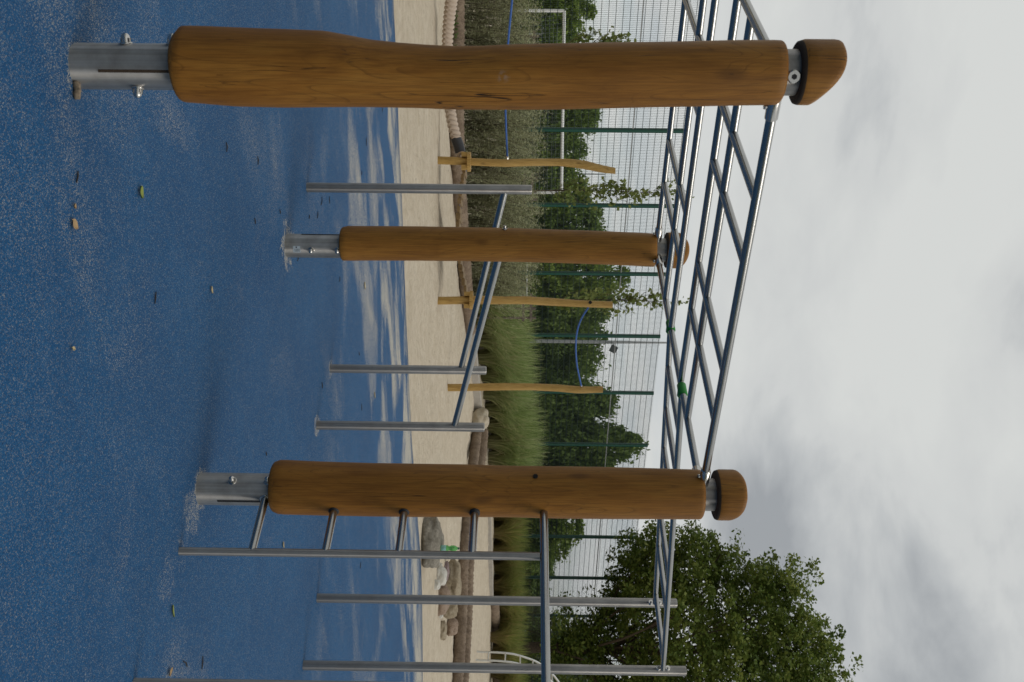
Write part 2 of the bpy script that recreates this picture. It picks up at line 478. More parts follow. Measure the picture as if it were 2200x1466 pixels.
# surrounding terrain sheet
GM = plain('lawn_soil', (.05, .06, .025), .95, nscale=2, var=.5)
mb = MB(); vs, fs = [], []
gx = [-600, -300, -150, -80, -50, -35] + [-25 + i * 2.5 for i in range(29)] + [60, 90, 160, 300, 600]
gy = [-300, -120, -50, -20, -5, 5, 12, 18, 22, 24, 26, 28, 30, 32, 34, 38, 45, 60, 90, 160, 400, 1200]
for X in gx:
    for Y in gy: vs.append((X, Y, g(X, Y) - .12))
for i in range(len(gx) - 1):
    for j in range(len(gy) - 1):
        k = len(gy); fs.append((i * k + j, (i + 1) * k + j, (i + 1) * k + j + 1, i * k + j + 1))
mb.add(vs, fs, True)
o = mb.build('ground', GM); tag(o, 'dark lawn and soil around the playground', 'ground', kind='structure')

# ------------------------------------------------------------------ climbing frame
frame = thing('climbing_frame', 'wood and steel climbing frame of three big logs, overhead bars and steel poles', 'climbing frame', A)
def circ(c, r, z, n=40, wob=0, seed=0, f=None):
    R = []
    for k in range(n):
        th = 2 * math.pi * k / n
        rr = r * (1 + wob * mnoise.noise((math.cos(th) * 1.2 + seed, math.sin(th) * 1.2, z * 1.6)))
        x, y = c[0] + rr * math.cos(th), c[1] + rr * math.sin(th)
        R.append(Vector((x, y, z if f is None else f(x, y))))
    return R

def log_from_outline(base, lo, hi, x0, x1, seed, step=14):
    def itp(L, x):
        if x <= L[0][0]: return L[0][1]
        for a, b in zip(L, L[1:]):
            if x <= b[0]: return a[1] + (b[1] - a[1]) * (x - a[0]) / (b[0] - a[0])
        return L[-1][1]
    xsq = []
    x = x0
    while x < x1: xsq.append(x); x += step
    xsq.append(x1)
    rings = []
    Y = base.y
    for x in xsq:
        a, b = W(x, itp(lo, x), Y), W(x, itp(hi, x), Y)
        c = (a + b) / 2; r = (b.x - a.x) / 2
        dy = .012 * mnoise.noise((x * .004, seed, 0))
        rings.append((c.x, Y + dy, r, c.z))
    # rounded ends
    out = []
    R0 = .015
    c0, c1 = rings[0], rings[-1]
    for t in (0, 25, 50, 70):
        a = math.radians(t); out.append((c0[0], c0[1], c0[2] - R0 * (1 - math.sin(a)), c0[3] - R0 * 0 + R0 * (1 - math.cos(a)) - 0.0))
    z_in0 = c0[3] + R0; z_in1 = c1[3] - R0
    out += [r for r in rings if z_in0 < r[3] < z_in1]
    for t in (70, 50, 25, 0):
        a = math.radians(t); out.append((c1[0], c1[1], c1[2] - R0 * (1 - math.sin(a)), c1[3] - R0 * (1 - math.cos(a))))
    return [circ((x, y), r, z, 44, .035, seed) for x, y, r, z in out]

def post(base, lo, hi, x0, x1, seed, wmat, capz, captop, capr, bolts, slot_dir, label, sleeve_top, capc=None):
    mb = MB(); mb.rings(log_from_outline(base, lo, hi, x0, x1, seed))
    log = mb.build('post', wmat, frame, label)
    # foot sleeve
    mb = MB()
    mb.tube([base + Vector((0, 0, -.05)), base + Vector((0, 0, sleeve_top + .03))], .0705, 48)
    sl = mb.build('sleeve', SLEEVE, log)
    sd_ = Vector((slot_dir[0], slot_dir[1], 0)).normalized(); tx = Vector((-sd_.y, sd_.x, 0))
    mb = MB()
    rot = Matrix((tx, sd_, Vector((0, 0, 1)))).transposed()
    mb.box(base + sd_ * .0702 + Vector((0, 0, .09 + (sleeve_top - .09) / 2)), .009, .004, sleeve_top - .09, rot)
    mb.build('slot', BLACK if seed != 1 else WOOD_DARK, log)
    for (bx, by, Y_) in bolts:
        d = Vector((bx[0], bx[1], 0)).normalized(); z = by
        p0 = base + d * .068 + Vector((0, 0, z))
        mb = MB(); mb.cyl(p0, p0 + d * .006, .019, 20, .002)
        mb.cyl(p0 + d * .006, p0 + d * .019, .0155, 6)
        dome = [(0, .0135), (.006, .0125), (.012, .008), (.0145, .0015)]
        mb.tube([p0 + d * (.019 + a) for a, _ in dome], [r for _, r in dome], 14)
        mb.build('bolt', POLISH, log)
    # collar between log and cap
    zt = (W(x1, 0, base.y)).z
    mb = MB(); ctop = base + Vector((0, 0, 0))
    tcx = W(x1, (lo[-1][1] + hi[-1][1]) / 2, base.y)
    cc = capc or (tcx.x, base.y)
    mb.tube([Vector((cc[0], cc[1], zt - .04)), Vector((cc[0], cc[1], capz + .03))], .0705, 48)
    mb.build('collar', STEEL, log)
    # cap
    mb = MB()
    n = 44; rings = []
    def top(x, y): return captop((x - cc[0]) / capr, (y - cc[1]) / capr)
    rings.append(circ(cc, capr * .9, capz - .000, n, .03, seed + 5))
    rings.append(circ(cc, capr * .96, capz + .004, n, .03, seed + 5))
    rings.append(circ(cc, capr * .985, capz + .012, n, .03, seed + 5))
    for t in (0, .3, .6, .8, .9, .96, 1.0):
        R = []
        for k in range(n):
            th = 2 * math.pi * k / n
            rr = capr * (1 + .03 * mnoise.noise((math.cos(th) * 1.2 + seed + 5, math.sin(th) * 1.2, 2)))
            sh = 0 if t < .8 else (.012 * (1 - math.sqrt(max(0, 1 - ((t - .8) / .2) ** 2))))
            x, y = cc[0] + (rr - sh) * math.cos(th), cc[1] + (rr - sh) * math.sin(th)
            z0 = capz + .022
            R.append(Vector((x, y, z0 + (top(x, y) - z0) * t)))
        rings.append(R)
    for fr in (.85, .6, .3, .05):
        R = []
        for k in range(n):
            th = 2 * math.pi * k / n
            x, y = cc[0] + capr * fr * .89 * math.cos(th), cc[1] + capr * fr * .89 * math.sin(th)
            R.append(Vector((x, y, top(x, y) + .001)))
        rings.append(R)
    mb.rings(rings, True)
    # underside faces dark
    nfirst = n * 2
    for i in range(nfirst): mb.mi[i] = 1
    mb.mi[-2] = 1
    mb.build('cap', [wmat, WOOD_DARK], log)
    return log, cc

loA = [(385, 68), (400, 59), (450, 60), (550, 64), (620, 66), (700, 70), (750, 80), (800, 90), (860, 96), (920, 100), (980, 103), (1040, 103), (1100, 100), (1200, 97), (1300, 94), (1400, 92), (1500, 90), (1600, 88), (1678, 88)]
hiA = [(385, 217), (420, 219), (500, 226), (600, 229), (700, 229), (800, 230), (900, 231), (960, 233), (1050, 234), (1150, 233), (1250, 231), (1400, 228), (1500, 227), (1600, 225), (1678, 224)]
loC = [(588, 990), (605, 987), (700, 992), (800, 996), (900, 998), (1000, 999), (1100, 1002), (1200, 1003), (1300, 1004), (1400, 1006), (1508, 1009)]
hiC = [(588, 1100), (605, 1104), (700, 1107), (800, 1109), (900, 1110), (1000, 1110), (1100, 1111), (1200, 1113), (1300, 1114), (1400, 1115), (1508, 1117)]
loB = [(734, 488), (745, 486), (800, 486), (900, 486), (1000, 488), (1100, 490), (1200, 494), (1300, 497), (1408, 502)]
hiB = [(734, 561), (800, 560), (900, 560), (1000, 561), (1100, 563), (1200, 566), (1300, 569), (1408, 574)]
def topA(sx, sy):
    t = max(0, (sx + .5)) / 1.5
    return 2.377 - .088 * min(t, 1.05) ** 2.9
def topC(sx, sy):
    return 2.374 - .03 * abs(sx + .05) ** 4 - .016 * max(0, sx) - .02 * max(0, sy)
def topB(sx, sy):
    return 2.374 - .042 * abs(sx - .05) ** 2.2
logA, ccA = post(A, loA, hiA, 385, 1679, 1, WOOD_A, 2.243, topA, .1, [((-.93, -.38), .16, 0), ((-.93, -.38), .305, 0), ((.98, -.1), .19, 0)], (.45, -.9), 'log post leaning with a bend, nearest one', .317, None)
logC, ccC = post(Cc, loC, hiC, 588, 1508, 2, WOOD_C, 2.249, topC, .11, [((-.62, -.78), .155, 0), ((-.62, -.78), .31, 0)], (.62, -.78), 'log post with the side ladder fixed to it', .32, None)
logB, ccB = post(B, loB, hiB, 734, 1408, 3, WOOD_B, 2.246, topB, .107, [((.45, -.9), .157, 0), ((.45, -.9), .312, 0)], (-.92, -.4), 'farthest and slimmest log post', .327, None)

# washer disc on the nearest collar
d = Vector((.42, -.9, 0)).normalized()
p0 = Vector((ccA[0], ccA[1], 2.222)) + d * .068
mb = MB(); mb.cyl(p0, p0 + d * .008, .021, 28, .003); mb.build('washer', POLISH, logA)
mb = MB(); mb.cyl(p0 + d * .007, p0 + d * .0092, .009, 6); mb.build('bolt', BLACK, logA)
# drilled hole and bolt on the logs
def spot(base, x, y, rad, Y, m, name, log, domed=False):
    p = W(x, y, Y); d = Vector((p.x - base.x, p.y - base.y, 0))
    s = W(x, y, base.y); lx = s.x - (base.x)
    return p
def on_log(x, y, base, r, cxy):
    s = W(x, y, base.y); lx = s.x - cxy[0]
    ly = -math.sqrt(max(1e-5, r * r - lx * lx))
    return Vector((cxy[0] + lx, cxy[1] + ly, s.z)), Vector((lx, ly, 0)).normalized()
def ctr(lo, hi, x, base):
    def itp(L):
        for a, b in zip(L, L[1:]):
            if x <= b[0]: return a[1] + (b[1] - a[1]) * (x - a[0]) / (b[0] - a[0])
    a, b = W(x, itp(lo), base.y), W(x, itp(hi), base.y)
    return ((a.x + b.x) / 2, base.y), (b.x - a.x) / 2
cxy, r = ctr(loC, hiC, 1150, Cc); p, d = on_log(1150, 1018, Cc, r, cxy)
mb = MB(); mb.cyl(p - d * .006, p + d * .0025, .0105, 20); mb.build('drill_hole', HOLE, logC)
cxy, r = ctr(loB, hiB, 1085, B); p, d = on_log(1085, 494, B, r, cxy)
mb = MB(); mb.cyl(p - d * .004, p + d * .004, .016, 18); mb.cyl(p + d * .004, p + d * .02, .011, 6); mb.build('bolt', POLISH, logB)
# rating sticker on the far sleeve
STK = plain('pale_sticker', (.42, .48, .52), .4, var=.05)
INK = plain('sticker_print', (.02, .025, .03), .5)
mb = MB()
def sleeve_patch(mb, base, a0, a1, z0, z1, r, mi=0):
    n = 6
    vs = []
    for i in range(n + 1):
        a = math.radians(a0 + (a1 - a0) * i / n)
        for z in (z0, z1): vs.append(base + Vector((r * math.cos(a), r * math.sin(a), z)))
    mb.add(vs, [(2 * i, 2 * i + 2, 2 * i + 3, 2 * i + 1) for i in range(n)], True, mi)
sleeve_patch(mb, B, -83, -50, .05, .093, .0712, 0)
sleeve_patch(mb, B, -80, -74, .066, .074, .0717, 1)
for k, z in enumerate((.06, .068, .076, .084)): sleeve_patch(mb, B, -70, -54, z, z + .0025, .0717, 1)
mb.build('sticker', [STK, INK], logB)

# overhead bars
ZR = 2.195; RT = .0168
def bar(name, a, b, r=RT, n=16, m=None, label=None):
    return MB().cyl(a, b, r, n).build(name, m or STEEL_H, frame, label)
def at_c(cc, z): return Vector((cc[0], cc[1], z))
cA, cC, cB = at_c(ccA, ZR), at_c(ccC, ZR), at_c(ccB, ZR)
cA.z = cC.z = cB.z = ZR
cD = Vector((Dn.x, Dn.y, ZR))
def socketed(a, b):
    t = (b - a).normalized()
    ra = bar('rail', a + t * .06, b - t * .06)
    for e, s in ((a, 1), (b, -1)):
        q = e + t * s * .055
        mb = MB(); mb.tube([q, q + t * s * .03, q + t * s * .1, q + t * s * .104], [.0225, .0225, .0215, .0185], 24)
        mb.cyl(q + t * s * .06 + Vector((0, 0, -.02)), q + t * s * .06 + Vector((0, 0, -.031)), .009, 12, .002)
        mb.build('socket', POLISH, ra)
socketed(cA, cC); socketed(cC, cB); socketed(cB, cD); socketed(cA, cD)
Lx = lambda p, q, z=ZR: G(p, q, z)
for q in (.485, .752, 1.178, 1.448): bar('rail', Lx(.005, q), Lx(SQ, q))
for p in (.452, .712, 1.226, 1.49):
    bar('rung', Lx(p, 0), Lx(p, .752)); bar('rung', Lx(p, 1.178), Lx(p, SQ))
# ladder running off to the two steel poles
zl = lambda p: 2.195 + (p - 1.94) * .0617
for q in (1.2, .69):
    ra = bar('rail', G(1.945, q, zl(1.945)), G(4.36, q, zl(4.36)))
    # rubber-wrapped clamp on the joint
    c = G(1.94, q, ZR)
    mb = MB(); mb.tube([c + Q * -.04, c + Q * -.035, c + Q * .035, c + Q * .04], [.019, .0225, .0225, .019], 20)
    mb.tube([c + P * .0, c + P * .036, c + P * .04], [.0225, .0225, .019], 20)
    mb.build('clamp', GREEN_RUB, ra)
for p in (2.22, 2.53, 2.85, 3.42, 3.745, 4.255):
    bar('rung', G(p, 1.2, zl(p)), G(p, .69, zl(p)))
# poles
def pole(q_, p_, top, r=.0315, label=None):
    b0 = G(p_, q_, -.05)
    return MB().cyl(b0, G(p_, q_, top), r, 32, .008).build('pole', STEEL, frame, label)
pd = pole(1.228, 4.395, 2.501); pe = pole(.700, 4.395, 2.499, label='steel pole with tiny black print')
for po, q in ((pd, 1.2), (pe, .69)):
    z = zl(4.36); mb = MB()
    c = G(4.362, q + .005, z)
    for dz in (-.03, .03):
        mb = MB(); mb.cyl(c + Vector((0, 0, dz)) - P * .012, c + Vector((0, 0, dz)) + P * .01, .017, 14, .002); mb.build('bracket', POLISH, po)
        mb = MB(); mb.cyl(c + Vector((0, 0, dz)) - P * .022, c + Vector((0, 0, dz)) - P * .010, .007, 6); mb.build('bolt', POLISH, po)
# tiny illegible print on the pole
mb = MB(); e0 = G(4.395, .70)
r2 = random.Random(5)
for k in range(16):
    z = 1.385 + k * .0065; a = -97 + r2.uniform(-6, 6)
    sleeve_patch(mb, e0, a, a + r2.uniform(3, 9), z, z + r2.uniform(.002, .005), .0319)
mb.build('print', INK, pe)
# side ladder
pi_ = G(1.949, -.339)
MB().cyl(pi_ + Vector((0, 0, -.05)), pi_ + Vector((0, 0, 1.487)), .0168, 24).build('pole', STEEL, frame, 'thin side ladder pole')
pj = G(1.958, -.935)
MB().cyl(pj + Vector((0, 0, -.05)), pj + Vector((0, 0, 1.487)), .0168, 24).build('pole', STEEL, frame, 'thin pole under the end of the turning bar')
for z in (.602, .905, 1.208):
    rg = bar('rung', G(1.945, -.06, z), G(1.949, -.339, z))
    MB().tube([G(1.9455, -.100, z), G(1.9458, -.1185, z), G(1.9458, -.1195, z)], [.0225, .0225, .017], 20).build('hole_ring', BLACK, rg)
lw = bar('rung', G(1.93, -.066, .298), G(1.949, -.339, .298))
q0 = G(1.93, -.066, .298); dd = (q0 - Vector((Cc.x, Cc.y, .298))).normalized()
mb = MB(); mb.cyl(q0 - dd * .006, q0 + dd * .006, .024, 20, .002); mb.build('flange', POLISH, lw)
bar('turning_bar', G(1.945, -.06, 1.505), G(1.958, -.99, 1.505), .0172, 20)
# sloping bar ending on the far post
bar('sloping_bar', G(3.4, 1.924, .945), G(1.99, 1.93, 1.262), .0215, 20)
MB().cyl(G(3.4, 1.924, -.05), G(3.4, 1.924, 1.154), .0315, 32, .008).build('pole', STEEL, frame, 'short pole under the low end of the sloping bar')

# free-standing second sloping bar
fb = thing('sloping_exercise_bar', 'free standing sloping steel bar between a tall and a short pole', 'exercise bar', G(1.929, 2.56))
MB().cyl(G(1.929, 2.608, -.05), G(1.929, 2.608, 1.457), .0315, 32, .008).build('pole', STEEL, fb, 'taller pole')
MB().cyl(G(3.388, 2.511, -.05), G(3.388, 2.511, 1.146), .0315, 32, .008).build('pole', STEEL, fb, 'shorter pole')
MB().cyl(G(3.388, 2.52, .958), G(1.935, 2.60, 1.281), .0215, 20).build('bar', STEEL_H, fb)

# ------------------------------------------------------------------ rope posts and ropes
def rope_post(lo, hi, name, label, plate_x=None, hole=None):
    x0, x1 = lo[0][0], lo[-1][0]
    base = gp(x0, (lo[0][1] + hi[0][1]) / 2); Y = base.y
    t = thing('rope_post', label, 'wooden post', base, 'slim wooden rope posts in the sand')
    rings = []
    def itp(L, x):
        for a, b in zip(L, L[1:]):
            if x <= b[0]: return a[1] + (b[1] - a[1]) * (x - a[0]) / (b[0] - a[0])
        return L[-1][1]
    x = x0 - 14
    while x <= x1:
        xx = max(x, x0); a, b = W(x, itp(lo, xx) if xx > x0 else lo[0][1], Y), W(x, itp(hi, xx) if xx > x0 else hi[0][1], Y)
        c = (a + b) / 2
        if x + 12 > x1 and x < x1: x = x1 - 12
        rings.append(circ((c.x, Y + .03 * mnoise.noise((x * .01, x0, 0))), (b.x - a.x) / 2, c.z, 20, .06, x0 * .1)); x += 12
    mb = MB(); mb.rings(rings); pl = mb.build('log', WOOD_ROPE, t)
    if plate_x:
        yc = itp(lo, plate_x) * .5 + itp(hi, plate_x) * .5
        c = W(plate_x, yc, Y)
        mb = MB(); n = 8
        R = [[c + Vector((.155 * math.cos(a) * (1 + .1 * math.sin(3 * a)), .15 * math.sin(a), dz)) for a in [2 * math.pi * k / 14 for k in range(14)]] for dz in (-.028, -.02, .018, .026)]
        mb.rings(R, True, False); mb.build('foot_plate', WOOD_ROPE, t)
        for s in (-1, 1):
            mb = MB(); cb = c + Vector((s * .1, -.03, -.075)); mb.box(cb, .07, .12, .09); mb.build('bracket', WOOD_ROPE, t)
    if hole:
        p = W(hole[0], hole[1], Y - .075)
        mb = MB(); mb.cyl(p + Vector((0, .01, 0)), p, .028, 14); mb.build('drill_hole', HOLE, t)
    return t, base
lo1 = [(937, 336), (960, 337), (985, 338), (1020, 340), (1060, 342), (1090, 343), (1140, 341), (1200, 341), (1230, 342), (1260, 346), (1290, 354), (1322, 361)]
hi1 = [(937, 353), (960, 354), (985, 355), (1020, 356), (1060, 358), (1090, 359), (1140, 357), (1200, 357), (1230, 360), (1260, 365), (1290, 371), (1320, 374)]
t1, rp1 = rope_post(lo1, hi1, 'p1', 'slim wooden post holding the thick braided rope, bent near its top', 1008)
lo2 = [(940, 638), (980, 637), (1030, 636), (1080, 637), (1130, 637), (1180, 640), (1240, 645), (1280, 647), (1316, 648)]
hi2 = [(940, 655), (980, 654), (1030, 654), (1080, 654), (1130, 654), (1180, 657), (1240, 660), (1280, 661), (1316, 662)]
t2, rp2 = rope_post(lo2, hi2, 'p2', 'slim wooden post with a drilled hole and a small foot plate', 1013, (1268, 650))
lo3 = [(962, 825), (1000, 825), (1080, 823), (1140, 824), (1200, 826), (1240, 830), (1270, 831), (1295, 830)]
hi3 = [(962, 841), (1000, 841), (1080, 839), (1140, 839), (1200, 842), (1240, 846), (1270, 845), (1295, 844)]
t3, rp3 = rope_post(lo3, hi3, 'p3', 'slim wooden post without foot plate, at the end of the sagging blue rope')

def smooth_path(pts, n=12):
    out = []; pts = [Vector(p) for p in pts]
    for i in range(len(pts) - 1):
        p0, p1, p2, p3 = pts[max(i - 1, 0)], pts[i], pts[i + 1], pts[min(i + 2, len(pts) - 1)]
        for k in range(n):
            t = k / n
            out.append(.5 * ((2 * p1) + (p2 - p0) * t + (2 * p0 - 5 * p1 + 4 * p2 - p3) * t * t + (3 * p1 - p0 - 3 * p2 + p3) * t ** 3))
    out.append(pts[-1]); return out
def braid(L, th):
    a = abs(((th - .6) / math.pi) % 2 - 1)           # 0..1..0 round the rope
    f = (L / .078 + a * 1.05 + (.5 if math.sin(th - .6) > 0 else 0)) % 1
    return .66 + .40 * max(0, math.sin(math.pi * f)) ** .45
ROPE_TAN = plain('tan_rope', (.46, .37, .295), .85, nscale=120, var=.12)
TAPE = plain('black_tape', (.022, .022, .026), .42)
pts = [W(x, y, Y) for x, y, Y in ((983, -90, 14.0), (970, 0, 14.6), (964, 50, 14.9), (961, 100, 15.15), (961, 160, 15.4), (966, 225, 15.55), (972, 265, 15.6), (980, 297, 15.65))]
path = smooth_path(pts, 70)
rt = thing('braided_rope', 'thick tan braided rope hanging low above the sand', 'rope', (path[0].x, path[0].y, path[0].z))
rb = MB().tube(path, [.097 - .012 * min(1, i / (len(path) * .4)) for i in range(len(path))], 40, rmod=braid).build('rope', ROPE_TAN, rt)
tp = smooth_path([W(979, 296, 15.65), W(985, 312, 15.67), W(989, 328, 15.69)], 6)
MB().tube(tp, .088, 20).build('tape', TAPE, rt)
ring = [W(992 + 7 * math.sin(a), 336 + 7.5 * math.cos(a), 15.62) for a in [k * 2 * math.pi / 16 for k in range(17)]]
MB().tube(ring, .028, 10).build('end_loop', plain('rope_end', (.33, .24, .16), .9), rt)

BLUE_ROPE = plain('blue_rope', (.02, .09, .33), .6)
def blue_rope(name, pts, label):
    path = smooth_path(pts, 10)
    t = thing('blue_rope', label, 'rope', path[0])
    MB().tube(path, .016, 8).build('rope', BLUE_ROPE, t)
    e = path[-1]; d = (path[-1] - path[-2]).normalized()
    MB().cyl(e - d * .02, e + d * .06, .022, 10, .003).build('end_fitting', POLISH, t)
blue_rope('b', [W(1103, -60, 13.2), W(1100, 0, 13.7), W(1091, 100, 14.5), W(1086, 200, 15.1), W(1087, 270, 15.4), W(1090, 338, 15.7)], 'taut blue rope running to the bent wooden post')
blue_rope('b', [W(1264, 661, 16.6), W(1249, 685, 16.9), W(1240, 712, 17.2), W(1237, 745, 17.6), W(1239, 780, 18.0), W(1244, 808, 18.3), W(1249, 830, 18.55)], 'slack blue rope sagging between two wooden posts')

# hanging slat bridge between the first two rope posts
pb = [W(1000, 362, 15.9), W(995, 392, 16.0), W(990, 425, 16.1), W(986, 470, 16.2), W(985, 515, 16.3), W(988, 555, 16.45), W(993, 590, 16.6), W(1003, 632, 16.7)]
path = smooth_path(pb, 10)
hb = thing('slat_bridge', 'hanging bridge of wooden slats on blue rope between two wooden posts', 'rope bridge', path[0])
MB().tube([p + Vector((0, -.17, .0)) for p in path], .014, 8).build('rope', BLUE_ROPE, hb)
MB().tube([p + Vector((0, .17, .0)) for p in path], .014, 8).build('rope', BLUE_ROPE, hb)
Ltot = [0]
for a, b in zip(path, path[1:]): Ltot.append(Ltot[-1] + (b - a).length)
ns = 17
for k in range(ns):
    s = Ltot[-1] * (k + .6) / (ns + .2)
    i = max(j for j in range(len(Ltot)) if Ltot[j] <= s); i = min(i, len(path) - 2)
    p = path[i].lerp(path[i + 1], (s - Ltot[i]) / max(1e-6, Ltot[i + 1] - Ltot[i]))
    t = (path[i + 1] - path[i]).normalized(); tilt = math.atan2(t.z, t.x)
    wd, hh = random.uniform(.115, .15), random.uniform(.05, .085)
    mb = MB(); n = 14; R = []
    for (yy, sc) in ((-.26, .9), (-.25, 1), (.25, 1), (.26, .9)):
        R.append([p + Vector((wd * .5 * sc * abs(math.cos(a)) ** .6 * math.copysign(1, math.cos(a)), yy, hh * .5 * sc * abs(math.sin(a)) ** .6 * math.copysign(1, math.sin(a)))) for a in [2 * math.pi * j / n for j in range(n)]])
    mb.rings(R, True, True); mb.build('slat', SLATW, hb)

# ------------------------------------------------------------------ coir rolls, kerb, rocks
def coir_mat():
    m, nt, bs, _ = new_mat('coir_netting')
    n = noise(nt, coords(nt), 5, 6, .6); n2 = noise(nt, coords(nt), 55, 4, .65)
    r = ramp(nt, [(.34, (.085, .056, .036)), (.5, (.18, .13, .09)), (.66, (.31, .24, .17))])
    nt.links.new(math_(nt, 'ADD', math_(nt, 'MULTIPLY', n.outputs[0], .45), math_(nt, 'MULTIPLY', n2.outputs[0], .55)), r.inputs[0])
    nt.links.new(r.outputs[0], bs.inputs['Base Color']); bs.inputs['Roughness'].default_value = .95
    bump(nt, bs, n2.outputs[0], .8, .02)
    return m
COIR = coir_mat()
def net(L, th):
    return 1 + .06 * math.sin(L * 2 * math.pi / .095 + th * 2) + .035 * math.sin(-L * 2 * math.pi / .17 + th * 3) + .05 * mnoise.noise((L * .9, th, 0))
def coir(pxs, r, label, extraY=0, lift=0.8):
    pts = []
    for x, y in pxs:
        p = gp(x, y); k = (p.y + extraY) / p.y
        q = Vector((p.x * k, p.y * k, 0)); q.z = g(q.x, q.y) + r * lift; pts.append(q)
    L = sum((a - b).length for a, b in zip(pts, pts[1:]))
    path = smooth_path(pts, max(6, int(L / len(pts) / .028)))
    o = MB().tube(path, r, 18, rmod=net).build('coir_roll', COIR)
    tag(o, label, 'coir roll', 'brown coir rolls edging the sand')
coir([(966, -60), (967, 60), (966, 150), (968, 300), (972, 400), (979, 500), (986, 575), (992, 640), (999, 712)], .15, 'long brown coir roll along the foot of the silvery shrubs')
coir([(1016, 931), (1012, 960), (1007, 1000), (1000, 1050), (994, 1110), (988, 1160), (984, 1210), (983, 1260), (981, 1310), (978, 1360), (975, 1410), (970, 1470), (966, 1530)], .135, 'front one of two coir rolls lying side by side behind the stones')
coir([(1018, 925), (1015, 960), (1010, 1000), (1003, 1050), (997, 1110), (991, 1160), (986, 1210), (984, 1260), (982, 1310), (979, 1360), (976, 1410), (971, 1470), (967, 1530)], .155, 'rear one of two coir rolls lying side by side behind the stones', .95, 1.0)
coir([(1052, 1292), (1056, 1340), (1060, 1390), (1058, 1440), (1056, 1490)], .17, 'coir roll at the foot of the grasses behind the arched ladder')
KERB = plain('pale_concrete', (.36, .33, .29), .9, nscale=8)
def kerb(pxs, label, hgt=.2):
    pts = smooth_path([gp(x, y) for x, y in pxs], 6)
    mb = MB(); R = []
    for i, p in enumerate(pts):
        t = (pts[min(i + 1, len(pts) - 1)] - pts[max(i - 1, 0)]); t.z = 0; t.normalize(); nrm = Vector((-t.y, t.x, 0))
        z = g(p.x, p.y)
        R.append([Vector((p.x, p.y, 0)) + nrm * a + Vector((0, 0, z + b)) for a, b in ((0, -.2), (0, hgt - .015), (.015, hgt), (.17, hgt), (.185, hgt - .015), (.185, -.2))])
    mb.rings(R, True, False)
    o = mb.build('concrete_kerb', KERB); tag(o, label, 'kerb')
kerb([(1003, 716), (1008, 760), (1012, 800), (1016, 840), (1020, 885)], 'pale concrete kerb along the tall green grasses up to the boulder')
kerb([(1046, 1060), (1046, 1110), (1047, 1160), (1049, 1210), (1050, 1250), (1051, 1288)], 'pale concrete kerb at the back of the sand behind the paired coir rolls', .14)

def stone_mat(name, c1, c2, c3, sc=22):
    m, nt, bs, _ = new_mat(name)
    n = noise(nt, coords(nt), sc, 7, .7, .4); n2 = noise(nt, coords(nt), 4, 4, .6)
    r = ramp(nt, [(.32, c1), (.5, c2), (.66, c3)])
    nt.links.new(math_(nt, 'ADD', math_(nt, 'MULTIPLY', n.outputs[0], .65), math_(nt, 'MULTIPLY', n2.outputs[0], .35)), r.inputs[0])
    nt.links.new(r.outputs[0], bs.inputs['Base Color']); bs.inputs['Roughness'].default_value = .9
    bump(nt, bs, n.outputs[0], .6, .02)
    return m
ST = {'grey': stone_mat('grey_stone', (.085, .075, .055), (.19, .17, .135), (.33, .30, .25)),
      'tan': stone_mat('tan_stone', (.15, .115, .07), (.26, .21, .14), (.36, .31, .23)),
      'granite': stone_mat('brown_granite', (.10, .065, .04), (.24, .17, .12), (.37, .30, .24), 60),
      'white': stone_mat('white_stone', (.38, .37, .33), (.5, .48, .43), (.6, .57, .52)),
      'purple': stone_mat('purple_stone', (.12, .08, .078), (.2, .145, .14), (.3, .25, .24)),
      'pale': stone_mat('pale_stone', (.3, .25, .18), (.42, .36, .27), (.52, .46, .36), 9)}
def rock(x0, x1, y0, y1, m, label, dy=0, seed=0, flat=1.0):
    yc = (y0 + y1) / 2; p = gp(x0, yc); Y = p.y + dy
    a, b = W(x0, y0, Y), W(x1, y1, Y)
    w_, h_ = abs(b.x - a.x) / 2, abs(W(x1, yc, Y).z - W(x0, yc, Y).z)
    import bmesh
    bm = bmesh.new(); bmesh.ops.create_icosphere(bm, subdivisions=4, radius=1)
    for v in bm.verts:
        d = v.co.normalized()
        # angular rounded block
        k = 1 / max(abs(d.x) ** 2.6 + abs(d.y) ** 2.6 + abs(d.z) ** 2.6, 1e-4) ** (1 / 2.6)
        k *= 1 + .2 * mnoise.fractal(d * 1.3 + Vector((seed, 0, 0)), 1, 2, 3) + .05 * mnoise.noise(d * 5 + Vector((0, seed, 0))) - .07 * abs(mnoise.noise(d * 2.6 + Vector((3, seed, 1))))
        c = d * k
        v.co = Vector((c.x * w_, c.y * min(w_, h_ * 1.0 + .1) * flat, c.z * h_ * .62))
    me = bpy.data.meshes.new('stone'); bm.to_mesh(me); bm.free()
    for pl in me.polygons: pl.use_smooth = True
    me.materials.append(ST[m])
    o = bpy.data.objects.new('stone', me); C.objects.link(o)
    c = W((x0 + x1) / 2, yc, Y); o.location = (c.x, Y + .12, W(x0, yc, Y).z + h_ * .40)
    tag(o, label, 'stone', 'stones lying in the sand')
    return o
rk = rock(908, 948, 1113, 1222, 'grey', 'biggest stone, grey and mossy, carrying the green bottle', .1, 1.0)
rock(938, 950, 1212, 1234, 'white', 'small pale grey stone touching the end of the biggest stone', 0, 2.3)
rock(951, 964, 1211, 1252, 'purple', 'flat purple stone lying on the white stone', .1, 3.1)
rock(936, 958, 1221, 1262, 'white', 'large white stone half sunk in the sand', 0, 4.6)
rock(929, 944, 1249, 1272, 'white', 'pale green-white low stone in front of the brown granite', 0, 5.2)
rock(960, 989, 1211, 1297, 'tan', 'long tan stone against the coir rolls', -.6, 6.9)
rock(935, 964, 1257, 1320, 'granite', 'brown speckled granite stone', .2, 7.7)
